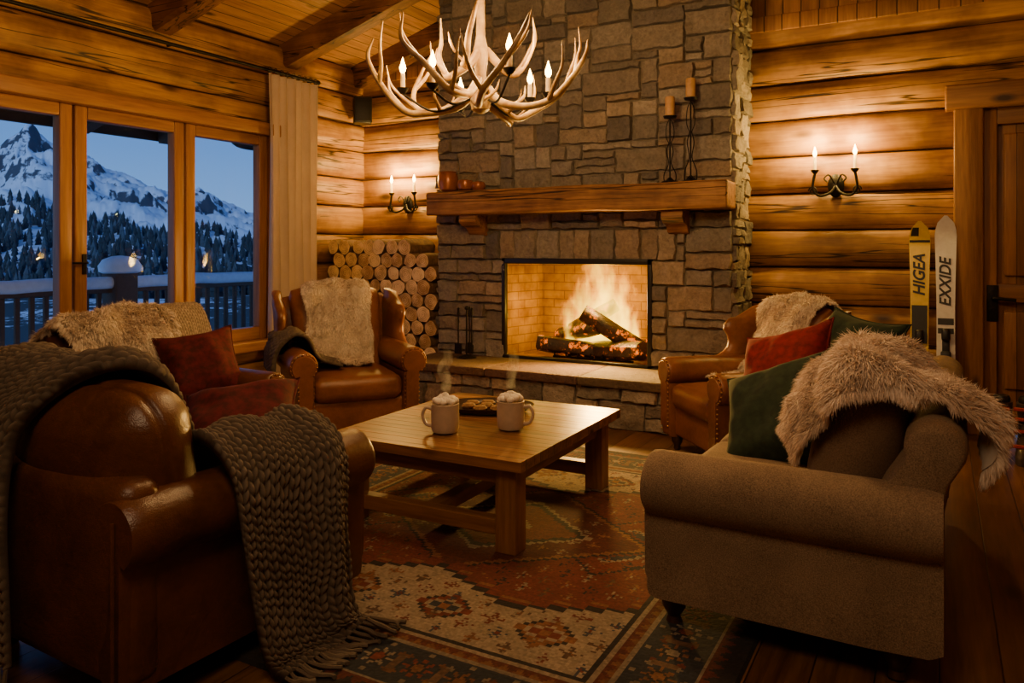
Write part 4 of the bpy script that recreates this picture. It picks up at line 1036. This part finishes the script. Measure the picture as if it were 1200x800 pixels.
# ---------------------------------------------------------------- skis & boots
def textmesh(body,size,mat,parent,M):
    cu=bpy.data.curves.new('t','FONT'); cu.body=body; cu.size=size; cu.extrude=.0006; cu.offset=.003; cu.shear=.25; cu.align_x='CENTER'; cu.align_y='CENTER'
    to=bpy.data.objects.new('t',cu); COL.objects.link(to); dg=bpy.context.evaluated_depsgraph_get(); me=bpy.data.meshes.new_from_object(to.evaluated_get(dg))
    bpy.data.objects.remove(to); me.transform(M); me.materials.append(mat); o=bpy.data.objects.new('lettering',me); COL.objects.link(o); o.parent=parent; return o
def ski(x,h,c,txt,tc,label,tz,ts,gfx):
    e=thing('ski',label,'ski',(x,6.72,0.0),0,group='skis leaning by the door'); e.rotation_euler=(R(-8),0,0)
    ms=simple('ski_top_'+label.split()[0],c,.3,noisy=.08); mt=simple('ski_text',tc,.4)
    rings=[]
    def hwid(u):
        w=.078*(1-.2*math.sin(math.pi*min(1,u*1.05)))
        if u>.90: w*=math.sqrt(max(.02,1-((u-.90)/.10)**2))
        if u<.03: w*=.6+.4*u/.03
        return w
    bend_=lambda u: -.05*max(0,(u-.88)/.12)**2
    for u in np.linspace(0,1,34):
        z=.01+u*h; w=hwid(u); bend=bend_(u)
        rings.append([(-w,bend,z),(w,bend,z),(w,bend+.012,z),(-w,bend+.012,z)])
    G().add(loft(rings)).obj('ski_board',ms,e)
    M=Matrix.Translation((0,-.002,h*tz))@Matrix.Rotation(R(90),4,'X')@Matrix.Rotation(R(90),4,'Z')
    textmesh(txt,ts,mt,e,M)
    for u0,u1,x0,x1 in gfx:
        us=np.linspace(u0,u1,6); G().add(loft([[(hwid(u)*x0*.96,bend_(u)-.0015,.01+u*h),(hwid(u)*x1*.96,bend_(u)-.0015,.01+u*h)] for u in us],cap=False,closed=False)).obj('graphic',mt,e,recalc=False)
    G().add(rbox(.07,.05,.09,.012,(0,-.03,h*.36))).add(rbox(.06,.06,.1,.02,(0,-.035,h*.46))).add(rbox(.05,.02,.25,.005,(0,-.012,h*.41))).obj('binding',m_black,e)
ski(-.135,1.66,(.78,.56,.04),'HIGEA',(.02,.02,.02),'yellow ski with black lettering leaning on log wall',.75,.115,((.90,.912,-1,1),(.93,.97,-.9,-.1),(.42,.60,-.9,.9)))
ski(.045,1.70,(.8,.8,.77),'EXXIDE',(.03,.03,.03),'white ski with black lettering leaning against door frame',.70,.11,((.50,.53,-.9,.9),(.46,.485,-.9,.9)))
m_boot=simple('ski_boot_shell',(.09,.07,.065),.3); m_bootr=simple('ski_boot_red',(.4,.035,.02),.4)
for k,x in enumerate((.37,.52)):
    e=thing('ski_boot','dark ski boot with red buckles standing by the door','ski boot',(x,6.30,0),-12,group='ski boots by the door')
    prof=[((0,-.13,.0),.05,.15),((0,-.13,.05),.052,.16),((0,-.11,.1),.05,.14),((0,-.0,.16),.055,.085),((0,.02,.26),.058,.075),((0,.0,.38),.065,.085)]
    rings=[[(c[0]+rx*math.cos(a),c[1]+.06+ry*math.sin(a),c[2]) for a in np.linspace(0,2*math.pi,20,endpoint=False)] for c,rx,ry in prof]
    G().add(loft(rings)).obj('shell',m_boot,e)
    for z,y in ((.12,-.14),(.2,-.03),(.28,-.02),(.35,-.035)): G().add(rbox(.13,.02,.022,.005,(0,y-.02,z))).obj('buckle',m_bootr,e)
    G().add(lathe([(.05,0),(.055,.03),(.045,.05)],16,(0,.05,.375))).obj('liner',m_black,e)
# ---------------------------------------------------------------- outside
g=G().add(rbox(3.4,14,.1,.01,(XL-1.85,6,-.1))); o=g.obj('deck_floor',m_deck); tag(o,'snow covered timber deck outside the windows','deck')
o=G().add(rbox(2.75,13.8,.12,.05,(XL-1.55,6,.01),n=6)).obj('snow_layer',m_snow); tag(o,'thick snow lying on the deck','snow',kind='stuff')
rl=thing('deck_railing','wooden deck railing capped with snow','railing',(-9.0,6.5,.0))
G().add(rbox(.12,10,.06,.01,(0,0,.92))).add(rbox(.06,10,.06,.01,(0,0,.22))).obj('rail',m_deck,rl)
V,F=rbox(.21,10,.15,.07,(0,0,1.015),n=40,cs=3); V=[(p[0],p[1],p[2]+noise.noise(Vector((0,p[1]*2,0)))*.025) for p in V]
G().add((V,F)).obj('snow_cap',m_snow,rl)
bm_=G().add(rbox(.05,.05,.68,.006)).obj('baluster',m_deck,rl); bm_.location=(0,-4.7,.57)
for k in range(1,60):
    c_=bm_.copy(); c_.location=(0,-4.7+k*.16,.57); c_.parent=rl; COL.objects.link(c_)
for y in (-3.4,-.42,2.6,4.9):
    G().add(rbox(.3,.3,1.15,.02,(0,y,.56))).obj('post',m_deck,rl)
    G().add(lathe([(.2,1.13),(.24,1.15),(.25,1.22),(.2,1.3),(.1,1.34),(.01,1.35)],20,(0,y,0))).obj('snow_cap',m_snow,rl)
g=G(); xa,xb=XL-.1,-8.1; za,zb=3.42,2.80
g.add(([(xa,-2,za),(xb,-2,zb),(xb,6.1,zb),(xa,6.1,za),(xa,-2,za+.1),(xb,-2,zb+.1),(xb,6.1,zb+.1),(xa,6.1,za+.1)],[[0,1,2,3],[4,5,6,7],[0,1,5,4],[1,2,6,5],[2,3,7,6],[3,0,4,7]]))
for y in (.5,2,3.5,5.0,6.0): g.add(([(xa,y-.07,za),(xb,y-.07,zb),(xb,y+.07,zb),(xa,y+.07,za),(xa,y-.07,za-.16),(xb+.05,y-.07,zb-.12),(xb+.05,y+.07,zb-.12),(xa,y+.07,za-.16)],[[0,1,2,3],[4,5,6,7],[0,1,5,4],[1,2,6,5],[2,3,7,6],[3,0,4,7]]))
g.add(rbox(.05,8.1,.18,.005,(-8.1,2.05,2.8)))
o=g.obj('eave_roof',m_deck,smooth=False); tag(o,'dark timber roof eave over the snowy deck','roof')
g=G().add(tube(cr([(-7.2,6.0,2.95),(-6.95,6.0,2.80),(-6.85,6.05,2.62),(-6.4,6.2,2.52),(-6.2,6.3,2.3),(-6.18,6.3,1.2),(-6.18,6.3,.075)],40),.05,10)); o=g.obj('downspout',m_iron); tag(o,'dark metal rain downspout outside the window','downspout')
# terrain
na,nd=560,240
AZ=np.radians(np.linspace(14,58,na)); DS=np.concatenate([np.linspace(14,140,20),np.linspace(145,760,nd-20)])
sky_az=np.radians([8,20,25,27.4,28.2,29.0,29.7,31,32,33,34.5,35.6,36.8,37.6,38.4,39.4,40.5,42.2,45,50,66]); sky_s=np.array([.05,.085,.098,.106,.119,.128,.122,.104,.102,.090,.077,.070,.058,.062,.068,.060,.052,.038,.03,.03,.05])
V=[]
for i,a in enumerate(AZ):
    rs=np.interp(a,sky_az,sky_s)
    for d in DS:
        x,y=-math.cos(a)*d,math.sin(a)*d
        s=min(1,max(0,(d-200)/420)); ridge=620*rs
        base=-9-2*noise.noise(Vector((x*.02,y*.02,0)))
        z=base+(ridge-base)*s**1.15
        if d>620: z-=(d-620)*.5
        p_=Vector((x*.012,y*.012,3)); wp=noise.noise_vector(p_*1.3)*.5
        rg=noise.ridged_multi_fractal(p_+wp,.85,2.2,7,1.0,2.0)
        f2=noise.fractal(Vector((x*.05,y*.05,1)),.8,2.1,5)
        k_=min(1,s*1.5)*(1 if d<590 else .6)
        z+=((rg-1.1)*14+f2*4.2)*k_
        V.append((x,y,z))
F=[[i*nd+j,i*nd+j+1,(i+1)*nd+j+1,(i+1)*nd+j] for i in range(na-1) for j in range(nd-1)]
TV=np.array(V).reshape(na,nd,3)
mt,t,b=newmat('snowy_mountain'); gm=N(t,'ShaderNodeNewGeometry'); v=gm.outputs['Position']; nrm=sep(t,gm.outputs['Normal']); pp=sep(t,v)
n1=X(t,nz(t,v,.03,8,.7).outputs[0]); n2=X(t,nz(t,v,.25,6,.7).outputs[0])
rock=ramp(t,nrm[2].m('ABSOLUTE')+(n1-.5)*.8+(n2-.5)*.6,[(.60,(.07,.08,.11)),(.70,(.72,.79,.91))])
fl=((pp[2]-3)*-.06+(n1-.5)*3.4+(n2-.5)*3.0)
rf=ramp(t,fl,[(.40,(0,0,0)),(.5,(1,1,1))])
t.links.new(mixc(t,rf,rock,(.03,.045,.06)),b.inputs['Base Color']); b.inputs['Roughness'].default_value=.9
me=bpy.data.meshes.new('snowy_mountain'); me.from_pydata(V,[],F); me.materials.append(mt); me.shade_smooth(); o=bpy.data.objects.new('snowy_mountain',me); COL.objects.link(o); tag(o,'snow covered mountain range with rocky ridges at dusk','mountain',kind='stuff')
g=G(); m_con=simple('conifer',(.024,.040,.052),.9,noisy=.5); m_cons=simple('snowy_conifer',(.07,.10,.13),.9,noisy=.4); ra=random.Random(8)
for k in range(2600):
    i=ra.randrange(60,na-60); j=int(30+64*ra.random()**1.1)
    p=TV[i,j]; h=ra.uniform(3.0,6.0); r_=h*.24
    rings=[]
    for q,rr in ((0,.9),(.3,.55),(.31,.8),(.55,.4),(.56,.6),(.8,.25),(1,.01)):
        rings.append([(p[0]+r_*rr*math.cos(a),p[1]+r_*rr*math.sin(a),p[2]-.5+h*q) for a in np.linspace(0,2*math.pi,6,endpoint=False)])
    g.add(loft(rings,cap=False),1 if ra.random()<.3 else 0)
o=g.obj('conifer_forest',[m_con,m_cons],recalc=False,smooth=False); tag(o,'dense dark conifer forest below the snowy mountain','forest',kind='stuff')
# ---------------------------------------------------------------- lights & world
l=bpy.data.lights.new('fire_glow','SPOT'); l.energy=330; l.color=(1,.52,.12); l.spot_size=R(165); l.spot_blend=.6; l.shadow_soft_size=.12
o=bpy.data.objects.new('fire_glow',l); COL.objects.link(o); o.location=(FCX+.1,6.50,.95); o.rotation_mode='QUATERNION'; o.rotation_quaternion=Vector((.12,-1,-.12)).to_track_quat('-Z','Y')
plight('fire_light',(FCX+.05,6.58,1.08),22,.12,(1,.60,.08))
plight('fire_light_low',(FCX-.55,6.60,.85),6,.08,(1,.60,.08))
l=bpy.data.lights.new('overhead_fill_light','AREA'); l.energy=46; l.color=(1,.66,.36); l.size=1.2  # soft fill added overhead to lift the foreground, no fixture there
o=bpy.data.objects.new('overhead_fill_light',l); COL.objects.link(o); o.location=(-.6,.1,3.6); o.rotation_euler=(R(25),0,R(25))
w=bpy.data.worlds.new('dusk'); bpy.context.scene.world=w; w.use_nodes=True; t=w.node_tree; bg=t.nodes['Background']
p=sep(t,N(t,'ShaderNodeTexCoord').outputs['Generated'])
t.links.new(ramp(t,p[2],[(0,(.16,.32,.60)),(.12,(.085,.22,.52)),(.5,(.03,.08,.24)),(1,(.015,.04,.13))]),bg.inputs[0]); bg.inputs[1].default_value=1.6
l=bpy.data.lights.new('dusk_glow','SUN'); l.energy=1.35; l.color=(.52,.72,1); l.angle=.06; o=bpy.data.objects.new('dusk_glow',l); COL.objects.link(o)
o.rotation_mode='QUATERNION'; o.rotation_quaternion=Vector((-.25,.85,-.36)).to_track_quat('-Z','Y')
# ---------------------------------------------------------------- camera
cam=bpy.data.cameras.new('camera'); co=bpy.data.objects.new('camera',cam); COL.objects.link(co)
co.location=(0,0,1.45); co.rotation_euler=(R(90),0,R(29)); cam.lens=903/1200*36; cam.sensor_width=36; cam.shift_y=-110/1200; cam.clip_end=3000
bpy.context.scene.camera=co
